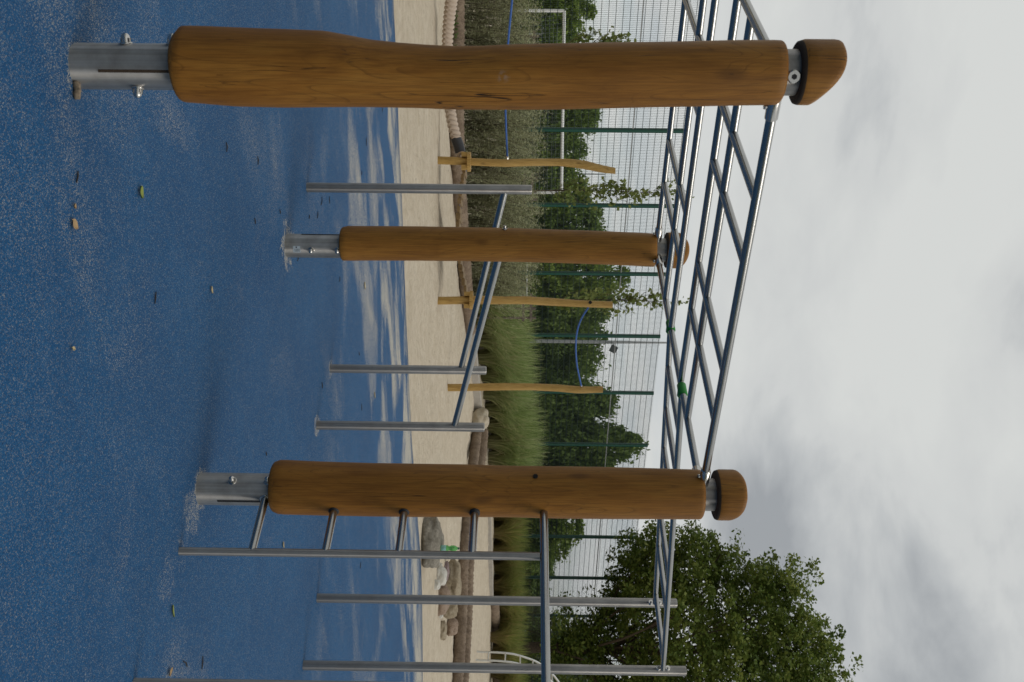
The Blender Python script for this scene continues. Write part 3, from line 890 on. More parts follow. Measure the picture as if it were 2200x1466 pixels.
rock(954, 981, 1294, 1331, 'tan', 'olive tan stone between granite and the pinkish stone', -.4, 8.2)
rock(942, 951, 1318, 1333, 'white', 'tiny bright white stone', 0, 9.9)
rock(944, 959, 1338, 1379, 'tan', 'low tan stone nearest the twin steel pole', 0, 10.4)
rock(961, 983, 1329, 1369, 'granite', 'pinkish square-ended stone touching the coir roll', -.5, 11.8)
rock(1018, 1049, 878, 929, 'pale', 'pale angular boulder where the kerb meets the coir rolls', 0, 12.5)

# bottle
bl = thing('plastic_bottle', 'green plastic bottle with dark cap standing on the biggest stone', 'bottle', W(938, 1178, 14.15))
def lathe(mb, base, prof, n=28, mi=0):
    mb.rings([[base + Vector((r * math.cos(2 * math.pi * k / n), r * math.sin(2 * math.pi * k / n), z)) for k in range(n)] for r, z in prof], True, True, mi)
bb = W(937, 1178, 14.15)
mB, nt, bs, _ = new_mat('green_pet')
bs.inputs['Base Color'].default_value = (.2, .6, .2, 1); bs.inputs['Roughness'].default_value = .12
bs.inputs['Transmission Weight'].default_value = .55; bs.inputs['IOR'].default_value = 1.25
nn = noise(nt, coords(nt), 30, 3); bump(nt, bs, nn.outputs[0], .5, .01)
mb = MB(); lathe(mb, bb, [(.03, 0), (.042, .006), (.044, .03), (.041, .05), (.044, .07), (.044, .15), (.043, .165), (.031, .185), (.031, .2), (.043, .22), (.044, .255), (.038, .282), (.02, .31), (.0155, .32)])
bo = mb.build('body', mB, bl)
mb = MB(); lathe(mb, bb, [(.0445, .075), (.0455, .076), (.0455, .146), (.0445, .147)]); mb.build('label_band', plain('bottle_label', (.22, .45, .40), .4), bl)
mb = MB(); lathe(mb, bb, [(.0165, .312), (.0175, .314), (.0175, .338), (.015, .342)]); mb.build('cap', plain('bottle_cap', (.01, .07, .04), .4), bl)

# arched climbing ladder
ar = thing('arched_ladder', 'pale arched steel climbing ladder standing in the sand', 'climbing ladder', gp(1032, 1405))
PALE_ST = steel('pale_steel', (.78, .77, .74), .35, (10, 10, 10), .1)
arc = [(1024, 1400), (1033, 1401), (1069, 1402), (1102, 1405.5), (1132, 1414), (1156, 1424), (1176, 1439), (1194, 1457), (1208, 1480), (1216, 1510), (1216, 1545), (1205, 1580), (1180, 1612), (1140, 1635), (1090, 1648), (1024, 1652)]
r1p = smooth_path([W(x, y, 26.0) for x, y in arc], 6)
off = W(1030, 1419, 25.4) - W(1033, 1401, 26.0); off.z = 0
r2p = [p + off for p in r1p]
for pth in (r1p, r2p): MB().tube(pth, .028, 12).build('rail', PALE_ST, ar)
for i in range(9, len(r1p) - 6, 6): MB().cyl(r1p[i], r2p[i], .02, 10).build('rung', PALE_ST, ar)

# ------------------------------------------------------------------ vegetation
def leaf_quads(centers, size, aspect=.6, up=.3, jitter=.35, r=rng):
    n = len(centers)
    nrm = r.normal(size=(n, 3)); nrm[:, 2] += up * 2; nrm /= np.linalg.norm(nrm, axis=1)[:, None]
    t = r.normal(size=(n, 3)); t -= nrm * (t * nrm).sum(1)[:, None]; t /= np.linalg.norm(t, axis=1)[:, None]
    b = np.cross(nrm, t)
    s = size * (1 + jitter * r.uniform(-1, 1, (n, 1)))
    V = np.empty((n, 4, 3))
    V[:, 0] = centers - t * s * .5; V[:, 2] = centers + t * s * .5
    V[:, 1] = centers + b * s * .5 * aspect + nrm * s * .06; V[:, 3] = centers - b * s * .5 * aspect + nrm * s * .06
    return V

OAK = leafmat('oak_leaves', [(0.0518, 0.0917, 0.0175), (0.1101, 0.162, 0.0321), (0.1783, 0.2214, 0.0468), (0.2754, 0.2916, 0.0762)], .3)
DARK = leafmat('dark_tree_leaves', [(0.0653, 0.1139, 0.0266), (0.1142, 0.1746, 0.0387), (0.1631, 0.2354, 0.0535), (0.2447, 0.3037, 0.0741)], .28)
MIDG = leafmat('bushy_tree_leaves', [(0.0841, 0.1396, 0.0238), (0.1451, 0.2111, 0.0381), (0.2002, 0.2794, 0.0499), (0.2906, 0.3261, 0.0713)], .3)
SAP = leafmat('sapling_leaves', [(0.0858, 0.1287, 0.0286), (0.143, 0.1859, 0.0501), (0.2145, 0.2503, 0.0786), (0.3003, 0.3146, 0.1216)], .4)
OLIVE = leafmat('olive_leaves', [(0.091, 0.1056, 0.0637), (0.1365, 0.1492, 0.091), (0.182, 0.1911, 0.1274)], .3)
PALEB = leafmat('pale_shrub_leaves', [(.08, .11, .04), (.16, .19, .09), (.36, .37, .24)], .3)
SILV = leafmat('silver_shrub_leaves', [(0.2126, 0.2211, 0.1191), (0.3544, 0.3629, 0.2126), (0.5245, 0.5245, 0.3402)], .3)
GRASS = leafmat('ornamental_grass', [(0.1301, 0.1948, 0.0552), (0.2168, 0.2921, 0.0897), (0.318, 0.3895, 0.1552), (0.4626, 0.4451, 0.2415), (0.38, 0.33, 0.17)], .3, zgrad=(.1, .75, (.16, .12, .06)))
GRASS2 = leafmat('ornamental_grass_dry', [(0.1349, 0.183, 0.0389), (0.2158, 0.267, 0.0666), (0.3104, 0.3433, 0.0999), (0.4588, 0.3561, 0.1527), (0.36, 0.29, 0.14)], .3, zgrad=(.2, .95, (.19, .12, .055)))
BARK = plain('bark', (.07, .05, .033), .95, nscale=14, var=.5)

def clusters_crown(n_cl, n_leaf, prof, lobes, sig, rr, shell=.55):
    zs = rr.uniform(0, 1, n_cl * 3); R = np.array([prof(z) for z in zs])
    keep = rr.uniform(0, 1, n_cl * 3) < (R / R.max()) ** 1.3
    zs = zs[keep][:n_cl]; R = R[keep][:n_cl]
    th = rr.uniform(0, 2 * np.pi, len(zs))
    lob = np.array([1 + lobes * mnoise.noise((math.cos(a) * 1.6 + rr.uniform(0, .02), math.sin(a) * 1.6, z * 4)) for a, z in zip(th, zs)])
    rad = R * lob * (shell + (1 - shell) * np.sqrt(rr.uniform(0, 1, len(zs))))
    c = np.stack([rad * np.cos(th), rad * np.sin(th), zs], 1)
    pts = np.repeat(c, n_leaf, 0)
    k = np.repeat(rr.uniform(.6, 1.3, len(c)), n_leaf)[:, None]
    pts = pts + rr.normal(size=pts.shape) * np.array(sig) * k
    return pts, c

def limbs(mb, base, tip, r0, depth, rr):
    base, tip = Vector(base), Vector(tip)
    mid = base.lerp(tip, .5) + Vector(rr.normal(size=3) * (tip - base).length * .06)
    mb.tube([base, mid, tip], [r0, r0 * .75, r0 * .4], 7)

tree_protos = {}
def tree_proto(kind, seed):
    rr = np.random.default_rng(seed)
    profs = {'bush': lambda z: .5 * (min(1, z * 3.2 + .45)) * max(.0, 1 - z ** 2.6) ** .55,
             'round': lambda z: .5 * max(.02, math.sin(math.pi * min(1, z * .9 + .13))) ** .6,
             'cone': lambda z: .5 * (1 - z) ** .75 * min(1, z * 6 + .6) + .02}
    mats = {'bush': MIDG, 'round': DARK, 'cone': DARK}
    pts, cl_ = clusters_crown(250, 84, profs[kind], .55, (.052, .052, .03), rr, .45)
    pts = pts[pts[:, 2] > 0]
    return leaf_quads(pts, .045, .62, .5, .4, rr), cl_, mats[kind]

def make_tree(kind, seed, label, cat='tree', group=None, mat=None):
    V, cl_, m = tree_proto(kind, seed)
    t = thing('bushy_tree' if kind != 'cone' else 'tapering_tree', label, cat, (0, 0, 0), group)
    quads('crown', V, mat or m, t)
    mb = MB(); rr = np.random.default_rng(seed + 50)
    mb.tube([(0, 0, -.03), (.01, 0, .3), (0, .01, .62), (0, 0, .9)], [.028, .02, .012, .004], 8)
    for k in range(12):
        c = cl_[rr.integers(len(cl_))]; limbs(mb, (0, 0, max(.08, c[2] * .65)), c, .008, 0, rr)
    mb.build('trunk', BARK, t)
    return t

GT = 'trees beyond the fence'
protoT = [make_tree('bush', 1, 'x', group=GT), make_tree('round', 2, 'x', group=GT), make_tree('cone', 3, 'x', group=GT), make_tree('bush', 4, 'x', group=GT, mat=DARK), make_tree('cone', 6, 'x', group=GT, mat=MIDG)]
used = [False] * len(protoT)
def place_tree(k, yc, halfw, xtop, Y, label, rz, xbase=None):
    base = W(1120, yc, Y); z0 = g(base.x, Y) - .1
    top = W(xtop, yc, Y).z
    hgt = top - z0; wid = halfw * 2 / F * Y / 1.0
    loc = (base.x, Y, z0); sc = (wid, wid, hgt)
    if not used[k]:
        t = protoT[k]; used[k] = True; t.location = loc; t.rotation_euler = (0, 0, rz); t.scale = sc
    else: t = copy_tree(protoT[k], loc, rz, sc)
    t['label'] = label; return t
TL = [(1, -70, 130, 1262, 52, 'dark tree beyond the far small goal'),
      (0, 30, 85, 1272, 47, 'dense green tree behind the near end of the white goal'),
      (1, 140, 90, 1255, 50, 'dark tree whose crown is mostly hidden by the nearest log post'),
      (3, 245, 70, 1288, 46, 'tall dark tree just above the white goal crossbar, beside the nearest log'),
      (1, 320, 60, 1270, 48, 'dark rounded tree behind the bent rope post'),
      (0, 400, 75, 1255, 46, 'green tree behind the staked sapling beside the tall steel pole'),
      (3, 480, 85, 1296, 48, 'dark green tree half hidden by the farthest log post'),
      (0, 590, 75, 1345, 46, 'broad green tree right behind the second sapling'),
      (3, 655, 70, 1315, 49, 'olive dark tree behind the rope post with the drilled hole'),
      (1, 740, 80, 1312, 47, 'dark tree behind the grey lamp mast and slack blue rope'),
      (4, 790, 60, 1285, 50, 'brownish green tree behind the slack end of the blue rope'),
      (2, 862, 80, 1345, 45, 'dark tapering tree behind the short end post'),
      (2, 955, 85, 1402, 45, 'tallest dark tapering tree beside the log with the side ladder'),
      (4, 1040, 80, 1330, 47, 'tapering tree almost hidden by the log with the side ladder'),
      (0, 1128, 85, 1248, 46, 'olive green tree sloping down behind the ladder rungs'),
      (3, 1215, 55, 1192, 52, 'low dark tree in the gap below the pale sky'),
      (1, 1290, 60, 1185, 54, 'low dark tree behind the twin steel poles'),
      (3, 1480, 150, 1300, 56, 'dark tree far behind the oak trunk')]
for i, (k, yc, hw, xt, Y, lab) in enumerate(TL): place_tree(k, yc, hw, xt, Y, lab, i * 1.7)

# understorey shrubs just beyond the fence
hedge_lab = ['low dark hedge bush behind the white goal net', 'low dark hedge bush behind the staked sapling', 'low hedge bush behind the farthest log', 'low hedge bush behind the drilled rope post', 'low reddish dark hedge bush beyond the tall grasses', 'low hedge bush behind the end rope post', 'low hedge bush under the tapering trees', 'low hedge bush behind the log with the side ladder', 'low hedge bush behind the ladder rungs', 'low hedge bush between the twin steel poles']
for i, (yc, hw, xt, Y) in enumerate([(150, 190, 1200, 54), (330, 110, 1215, 52), (480, 100, 1210, 50), (620, 100, 1215, 50), (720, 90, 1205, 48), (830, 90, 1205, 47), (950, 90, 1215, 48), (1060, 90, 1200, 49), (1150, 70, 1180, 50), (1270, 80, 1165, 50)]):
    t = place_tree(3 if i % 2 else 0, yc, hw, xt, Y, hedge_lab[i], i * 2.3); t['category'] = 'bush'; t.name = 'hedge_bush'; t['group'] = 'low bushes beyond the fence'

# olive shrub and leafy shrub under the oak, pale shrub by the grasses
def bush(name, yc, Y, wid, hgt, m, label, seed, leaf=.045, n=150, cat='shrub'):
    rr = np.random.default_rng(seed)
    pts, _ = clusters_crown(n, 45, lambda z: .5 * min(1, z * 3 + .5) * max(0, 1 - z ** 3) ** .6, .5, (.05, .05, .04), rr, .4)
    b = W(1120, yc, Y); z0 = g(b.x, Y) - .05
    pts = pts * np.array([wid, wid, hgt])
    t = thing(name, label, cat, (b.x, Y, z0))
    quads('foliage', leaf_quads(pts, leaf, .6, .3, .4, rr), m, t)
    mb = MB()
    for k in range(9):
        a = rr.uniform(0, 6.28); mb.tube([(0, 0, 0), (wid * .15 * math.cos(a), wid * .15 * math.sin(a), hgt * .4), (wid * .33 * math.cos(a), wid * .33 * math.sin(a), hgt * .8)], [.02, .014, .006], 6)
    o = mb.build('stem', BARK); o.parent = t
bush('olive_shrub', 1335, 38.5, 1.9, 2.4, OLIVE, 'grey olive shrub beside the oak trunk', 31, .055, 170)
bush('pale_shrub', 985, 35.0, 1.5, 1.9, PALEB, 'pale leaved shrub between the tall grasses and the log with the side ladder', 32, .06, 120)
bush('leafy_shrub', 1440, 38.5, 3.2, 3.0, OAK, 'dark leafy shrub at the foot of the oak', 33, .08, 170)

# oak
def oak():
    rr = np.random.default_rng(77)
    YO = 37.5
    b = W(1120, 1392, YO); z0 = g(b.x, YO) - .05
    t = thing('oak_tree', 'big oak tree with a dense ragged green crown standing in front of the fence', 'tree', (b.x, YO, z0))
    Ht = W(1822, 1388, YO).z - z0
    # half width of crown against height (share of full height)
    pr = [(.14, .5), (.22, .9), (.29, 1.2), (.345, 2.2), (.385, 3.7), (.44, 4.7), (.53, 4.9), (.60, 4.7), (.68, 4.3), (.76, 3.6), (.84, 2.9), (.91, 1.9), (.96, 1.0), (1.0, .3)]
    def prof(z):
        for (a, ra), (b_, rb_) in zip(pr, pr[1:]):
            if a <= z <= b_: return ra + (rb_ - ra) * (z - a) / (b_ - a)
        return .1
    # boughs carry clumps, clumps carry leaves
    boughs = []
    while len(boughs) < 120:
        z = rr.uniform(.13, .97); R = prof(z)
        if rr.uniform() > (R / 5.3) ** 1.1: continue
        th = rr.uniform(0, 2 * math.pi); rad = R * rr.uniform(.25, 1.0) ** .6
        boughs.append((rad * math.cos(th), rad * math.sin(th), z * Ht, rr.uniform(.6, 1.25)))
    cs = []
    for bx, by, bz_, sz in boughs:
        for k in range(int(11 * sz + 3)):
            d = np.clip(rr.normal(size=3), -1.7, 1.7) * np.array((.5, .5, .36)) * sz
            cs.append((bx + d[0], by + d[1], bz_ + d[2] * 1.0))
    while len(cs) < 2350:
        z = rr.uniform(.14, .96); R = prof(z)
        if rr.uniform() > (R / 4.9) ** 1.5: continue
        th = rr.uniform(0, 2 * math.pi); rad = R * rr.uniform(0, 1.0) ** .5 * .97
        cs.append((rad * math.cos(th), rad * math.sin(th), z * Ht))
    cs = np.array(cs)
    nl = rr.integers(24, 62, len(cs))
    pts = np.repeat(cs, nl, 0); k = np.repeat(rr.uniform(.6, 1.25, len(cs)), nl)[:, None]
    pts = pts + np.clip(rr.normal(size=pts.shape), -1.5, 1.5) * np.array((.22, .22, .15)) * k
    quads('crown', leaf_quads(pts, .15, .68, .75, .4, rr), OAK, t)
    mb = MB()
    mb.tube([(0, 0, -.1), (.02, 0, .9), (-.05, 0, 2.2), (.05, .05, 4), (.1, 0, 6.5), (0, 0, 9.5)], [.30, .22, .2, .17, .11, .04], 14)
    for i in range(46):
        c = cs[rr.integers(len(cs))]; zb = max(1.6, c[2] * .55 + .2)
        if zb < 9: limbs(mb, (0, 0, zb), c, .075 * (1 - zb / 13), 0, rr)
    o = mb.build('trunk', BARK); o.parent = t
oak()

# saplings with wooden stakes
def sapling(yc, xtop, xfol, Y, label, seed):
    rr = np.random.default_rng(seed)
    b = W(1120, yc, Y); z0 = g(b.x, Y)
    t = thing('sapling', label, 'young tree', (b.x, Y, z0), 'young trees with stakes')
    Ht = W(xtop, yc, Y).z - z0; hf = W(xfol, yc, Y).z - z0
    mb = MB()
    mb.tube([(0, 0, -.05), (.02, 0, Ht * .3), (.0, .02, Ht * .6), (.05, 0, Ht * .98)], [.022, .017, .012, .004], 8)
    pts = []
    for k in range(34):
        zb = rr.uniform(hf * .9, Ht * .85); a = rr.uniform(0, 6.283); L = rr.uniform(.5, 1.15) * (1.15 - zb / Ht * .75)
        tip = Vector((L * .55 * math.cos(a), L * .55 * math.sin(a), zb + L * .85)); base = Vector((0, 0, zb))
        mb.tube([base, base.lerp(tip, .5) + Vector((.06 * math.cos(a), .06 * math.sin(a), -.04)), tip], [.008, .006, .003], 5)
        for j in range(rr.integers(9, 20)):
            s = rr.uniform(.25, 1.05); pts.append(np.array(base.lerp(tip, s)) + rr.normal(size=3) * .055)
    for j in range(26): pts.append(np.array((.05, 0, Ht * rr.uniform(.82, 1.02))) + rr.normal(size=3) * .05)
    o = mb.build('trunk', BARK); o.parent = t
    quads('foliage', leaf_quads(np.array(pts), .115, .85, .1, .35, rr), SAP, t)
    return t
sapling(408, 1478, 1195, 24.5, 'staked sapling rising beside the tall steel pole', 5)
sapling(642, 1482, 1190, 25.5, 'sapling rising behind the rope post with the drilled hole', 9)
sapling(100, 1372, 1230, 24.0, 'sapling mostly hidden behind the nearest log post', 12)
def stakes(yc, Y, label):
    b = W(1120, yc, Y); z0 = g(b.x, Y)
    t = thing('tree_stake_frame', label, 'tree stake', (b.x, Y, z0), 'wooden tree stake frames')
    for dx, dy in ((-.26, .1), (.28, .0), (.02, .45)):
        MB().cyl((b.x + dx, Y + dy, z0 - .1), (b.x + dx, Y + dy, z0 + 1.75), .035, 10).build('stake', WOOD_GREY, t)
    for dz in (1.42, 1.62):
        mb = MB(); mb.box((b.x + .01, Y - .03, z0 + dz), .72, .03, .07); mb.build('crosspiece', WOOD_GREY, t)
stakes(404, 23.9, 'grey wooden stake frame round the sapling by the tall steel pole')
stakes(660, 25.2, 'grey wooden stake frame beside the rope post with the drilled hole')
stakes(98, 23.6, 'grey wooden stake frame peeking out beside the nearest log')

# silvery shrubs
def silver_proto(seed):
    rr = np.random.default_rng(seed); V = []
    mb = MB()
    for k in range(150):
        a = rr.uniform(0, 6.283); b0 = np.array((rr.normal() * .16, rr.normal() * .16, 0))
        L = rr.uniform(.9, 1.95); lean = rr.uniform(.05, .52)
        dirh = np.array((math.cos(a), math.sin(a), 0)) + np.array((.35, 0, 0))
        nlf = int(46 * L); tt = rr.uniform(.12, 1, nlf)
        pos = b0 + dirh * (lean * L * tt ** 1.6)[:, None] + np.array((0, 0, 1)) * (L * tt * (1 - .12 * lean * tt))[:, None]
        pos += rr.normal(size=pos.shape) * .022
        lq = leaf_quads(pos, .06, .22, 1.2, .4, rr)
        V.append(lq)
        if k % 4 == 0:
            pp = [b0 + dirh * (lean * L * s ** 1.6) + np.array((0, 0, 1)) * L * s for s in (0, .33, .66, .97)]
            mb.tube([tuple(p) for p in pp], [.006, .005, .004, .002], 4)
    t = thing('silver_shrub', 'x', 'shrub', (0, 0, 0), 'silvery wispy shrubs behind the coir roll')
    quads('foliage', np.concatenate(V), SILV, t)
    o = mb.build('stem', BARK); o.parent = t
    return t
sp_ = [silver_proto(s) for s in (41, 42, 43)]
spots = [(-50, 18.6), (40, 18.8), (125, 19.0), (205, 19.3), (285, 19.8), (360, 20.3), (430, 20.9), (500, 21.6), (560, 22.4), (615, 23.2),
         (-10, 20.3), (85, 20.5), (170, 20.8), (250, 21.2), (330, 21.7), (405, 22.2), (475, 22.9), (540, 23.6), (600, 24.6)]
ordn = ['first', 'second', 'third', 'fourth', 'fifth', 'sixth', 'seventh', 'eighth', 'ninth', 'tenth', 'eleventh', 'twelfth', 'thirteenth', 'fourteenth']
for i, (yc, Y) in enumerate(spots):
    b = W(1120, yc, Y); loc = (b.x, Y, g(b.x, Y) - .05); s = random.uniform(.88, 1.02)
    if i >= 10: s *= 1.08
    k = i % 3
    if i < 3: t = sp_[k]; t.location = loc; t.scale = (s * 1.05, s * 1.05, s); t.rotation_euler = (0, 0, random.uniform(-.5, .5))
    else: t = copy_tree(sp_[k], loc, random.uniform(-.7, .7), (s * 1.05, s * 1.05, s))
    t['label'] = 'silvery wispy shrub, %s of the %s row counted from the thick braided rope' % (ordn[i if i < 10 else i - 10], 'front' if i < 10 else 'rear')

# grasses
def grass_proto(seed, m, n=950, Lr=(.9, 1.9), up=.55):
    rr = np.random.default_rng(seed)
    a = rr.uniform(0, 2 * np.pi, n); r0 = .17 * np.sqrt(rr.uniform(0, 1, n))
    L = rr.uniform(*Lr, n); spread = rr.uniform(.08, .62, n) ** 1.1
    wdt = rr.uniform(.008, .014, n)
    seg = 6; ts = np.linspace(0, 1, seg + 1)
    dh = np.stack([np.cos(a), np.sin(a), np.zeros(n)], 1); side = np.stack([-np.sin(a), np.cos(a), np.zeros(n)], 1)
    tw = rr.uniform(-1, 1, n)[:, None]; sidev = side * np.cos(tw) + dh * np.sin(tw)
    pos = []
    for t in ts:
        hor = r0 + L * spread * (t ** 1.7)
        ver = L * (t - spread * .95 * t ** 2.6)
        pos.append(dh * hor[:, None] + np.array((0, 0, 1)) * ver[:, None])
    V = []
    verts = np.empty((n, seg + 1, 2, 3))
    for i, t in enumerate(ts):
        ww = (wdt * (1 - .9 * t ** 2))[:, None]
        verts[:, i, 0] = pos[i] - sidev * ww; verts[:, i, 1] = pos[i] + sidev * ww
    me = bpy.data.meshes.new('blades'); nv = n * (seg + 1) * 2
    me.vertices.add(nv); me.vertices.foreach_set('co', verts.reshape(-1).astype(np.float32))
    base = np.arange(n)[:, None] * (seg + 1) * 2 + np.arange(seg)[None, :] * 2
    f = np.stack([base, base + 1, base + 3, base + 2], -1).reshape(-1).astype(np.int32)
    me.loops.add(len(f)); me.polygons.add(len(f) // 4)
    me.loops.foreach_set('vertex_index', f); me.polygons.foreach_set('loop_start', np.arange(0, len(f), 4, dtype=np.int32))
    me.update(calc_edges=True); me.validate(); me.materials.append(m)
    return me
gm = [grass_proto(51, GRASS), grass_proto(52, GRASS), grass_proto(53, GRASS2, 850, (.8, 1.7)), grass_proto(54, GRASS2, 850, (.8, 1.7))]
def grass(me, x, y, Y, s, label, group):
    o = bpy.data.objects.new('grass_clump', me); C.objects.link(o)
    b = W(1120, y, Y); o.location = (b.x, Y, g(b.x, Y) - .03); o.rotation_euler = (0, 0, random.uniform(0, 6.28)); o.scale = (s * 1.08, s * 1.08, s)
    tag(o, label, 'ornamental grass', group)
G1 = 'tall green grasses behind the kerb'
for i, (y, Y, s) in enumerate([(655, 25.3, .95), (690, 26.2, 1.0), (730, 27.2, 1.05), (768, 28.0, 1.08), (806, 28.7, 1.08), (845, 29.3, 1.05), (880, 30.0, 1.05), (915, 30.8, 1.12), (950, 31.2, 1.15), (985, 31.4, 1.12), (1020, 31.8, 1.05)]):
    grass(gm[i % 2], 0, y, Y, s, 'tall arching green grass clump, %s of the front row counted from the silvery shrubs' % ordn[i], G1)
for i, (y, Y, s) in enumerate([(672, 27.4, 1.1), (712, 28.4, 1.12), (750, 29.4, 1.12), (790, 30.2, 1.12), (828, 30.8, 1.1), (865, 31.6, 1.12), (900, 32.4, 1.18), (935, 32.8, 1.2), (970, 33, 1.2)]):
    grass(gm[(i + 1) % 2], 0, y, Y, s, 'tall arching green grass clump, %s of the rear row counted from the silvery shrubs' % ordn[i], G1)
G2 = 'shorter grasses with brown feet'
for i, y in enumerate((1070, 1108, 1146, 1184, 1222, 1260, 1298, 1334, 1370, 1408, 1446, 1484)):
    Y = 35.0 if y < 1290 else 34.2
    grass(gm[2 + i % 2], 0, y, Y + .3 * math.sin(i * 2.1), .93 + .06 * math.sin(i * 1.3), 'brown-footed green grass clump, %s counted from the log with the side ladder' % ordn[i], G2)
for i, y in enumerate((1090, 1130, 1170, 1208, 1246, 1284, 1322, 1360, 1398, 1436)):
    grass(gm[2 + (i + 1) % 2], 0, y, 36.2, .98, 'green grass clump of the rear row, %s counted from the log with the side ladder' % ordn[i], G2)
# low green weeds under the silvery shrubs
rr = np.random.default_rng(90); pts = []
for k in range(2600):
    y = rr.uniform(-60, 640); Yb = np.interp(y, [-60, 60, 160, 300, 500, 640], [17.3, 17.5, 17.9, 18.9, 20.8, 22.9]); Y = Yb + abs(rr.normal()) * .55 + .15
    b = W(1120, y, Y); pts.append((b.x, Y, g(b.x, Y) + rr.uniform(0, .16)))
o = quads('ground_cover', leaf_quads(np.array(pts), .07, .5, .4, .4, rr), leafmat('weed_leaves', [(.03, .055, .012), (.06, .1, .02), (.09, .14, .035)], .3))
tag(o, 'low green weeds behind the coir roll', 'weeds', kind='stuff')

# ------------------------------------------------------------------ fence, goals, masts
FGREEN = plain('green_powder_coat', (.006, .068, .045), .45, var=.1)
FWIRE = plain('green_wire', (.012, .03, .026), .5, var=.1)
PALE_RAIL = plain('galvanised_rail', (.42, .43, .44), .45)
Y0 = 28.7; ax, by_ = .0702, .0515; X0 = -.2183 * Y0
def FP(k): return Vector((X0 + ax * Y0 * k, Y0 * (1 + by_ * k), 0))
ztop = W(1470, 278, Y0).z
fdir = (FP(1) - FP(0)).normalized(); fn = Vector((-fdir.y, fdir.x, 0))
fence = thing('ball_fence', 'tall green wire mesh ball fence with round steel posts', 'fence', FP(0))
for k in range(-3, 14):
    p = FP(k); zb = g(p.x, p.y) - .1
    MB().cyl(p + Vector((0, 0, zb)), p + Vector((0, 0, ztop)), .068, 14).build('post', FGREEN, fence)
seglen = (FP(1) - FP(0)).length
for k in range(-3, 13):
    a, b = FP(k) - fn * .05, FP(k + 1) - fn * .05
    zb = g(a.x, a.y) + .05; mb = MB()
    nvw = int(seglen / .05)
    rot = Matrix((fdir, fn, Vector((0, 0, 1)))).transposed()
    for i in range(1, nvw):
        p = a.lerp(b, i / nvw); mb.box((p.x, p.y, (zb + ztop) / 2), .0066, .0066, ztop - zb, rot)
    z = ztop - .05; c = (a + b) / 2
    while z > zb:
        mb.box((c.x - fn.x * .006, c.y - fn.y * .006, z), seglen, .006, .015, rot); z -= .2
    mb.build('mesh_panel', FWIRE, fence)
    MB().box((c.x + fn.x * .03, c.y + fn.y * .03, 4.62), seglen, .02, .035, rot).build('rail', PALE_RAIL, fence)
WHITE = plain('white_paint', (.82, .82, .81), .5, var=.05)
NET = plain('net_cord', (.34, .37, .36), .8, var=.05)
NETB = plain('blue_net_cord', (.06, .17, .25), .8, var=.1)
def goal(pl, pr_, hgt, label, netm, r=.066, depth=1.6, sp=.16, name='football_goal'):
    pl, pr_ = Vector(pl), Vector(pr_); z0 = g(pl.x, pl.y); pl.z = pr_.z = z0
    t = thing(name, label, 'goal', pl)
    u = (pr_ - pl).normalized(); back = Vector((-u.y, u.x, 0)); up = Vector((0, 0, hgt))
    for p in (pl, pr_): MB().cyl(p, p + up, r, 12).build('goal_post', WHITE, t)
    MB().cyl(pl + up, pr_ + up, r, 12).build('crossbar', WHITE, t)
    mb = MB(); Wd = (pr_ - pl).length
    top = .7
    n = int(Wd / sp)
    for i in range(n + 1):
        p = pl + u * (Wd * i / n); mb.tube([p + up, p + up * .97 + back * top, p + back * depth + Vector((0, 0, .02))], .0055, 3, False)
    m_ = int(hgt / sp)
    for j in range(1, m_):
        s = j / m_; q = up * (.97 * (1 - s)) + back * (top + (depth - top) * s)
        mb.tube([pl + up * (1 - s), pl + q, pr_ + q, pr_ + up * (1 - s)], .0055, 3, False)
    mb.build('net', netm, t)
a = W(1212, 24, 38.6); b = W(1199, 414, 39.2)
goal(a, b, a.z - g(a.x, a.y), 'big white football goal with pale net beyond the fence', NET)
a = W(1168, -110, 46); b = W(1169, 74, 46)
goal(a, b, a.z - g(a.x, a.y), 'smaller white goal with blue net at the edge of the view', NETB, .05, 1.4, .12)
a = W(1133, 520, 40); b = W(1136, 636, 40.4)
goal(a, b, a.z - g(a.x, a.y), 'low pale training goal beyond the fence behind the farthest log', NETB, .03, .8, .12, 'training_goal')
MAST = plain('grey_mast', (.36, .37, .38), .5)
def mast(y, Y, xtop, r, label, lamp_x=None):
    b = W(1120, y, Y); z0 = g(b.x, Y); top = W(xtop, y, Y).z
    t = thing('light_mast', label, 'lamp mast', (b.x, Y, z0))
    MB().tube([(b.x, Y, z0 - .1), (b.x, Y, z0 + (top - z0) * .55), (b.x, Y, top)], [r, r * .75, r * .4], 12).build('mast', MAST, t)
    if lamp_x:
        z = W(lamp_x, y, Y).z
        mb = MB(); mb.cyl((b.x, Y, z), (b.x + .28, Y, z), .035, 8); mb.build('arm', MAST, t)
        mb = MB(); mb.box((b.x + .32, Y - .05, z), .32, .22, .3, Matrix.Rotation(.5, 3, 'Y')); mb.build('floodlight', plain('dark_lamp_housing', (.06, .065, .07), .5), t)
mast(733, 44, 1440, .1, 'grey floodlight mast with a lamp beyond the tall grasses', 1318)
mast(373, 46, 1300, .05, 'thin pale mast behind the bent rope post')

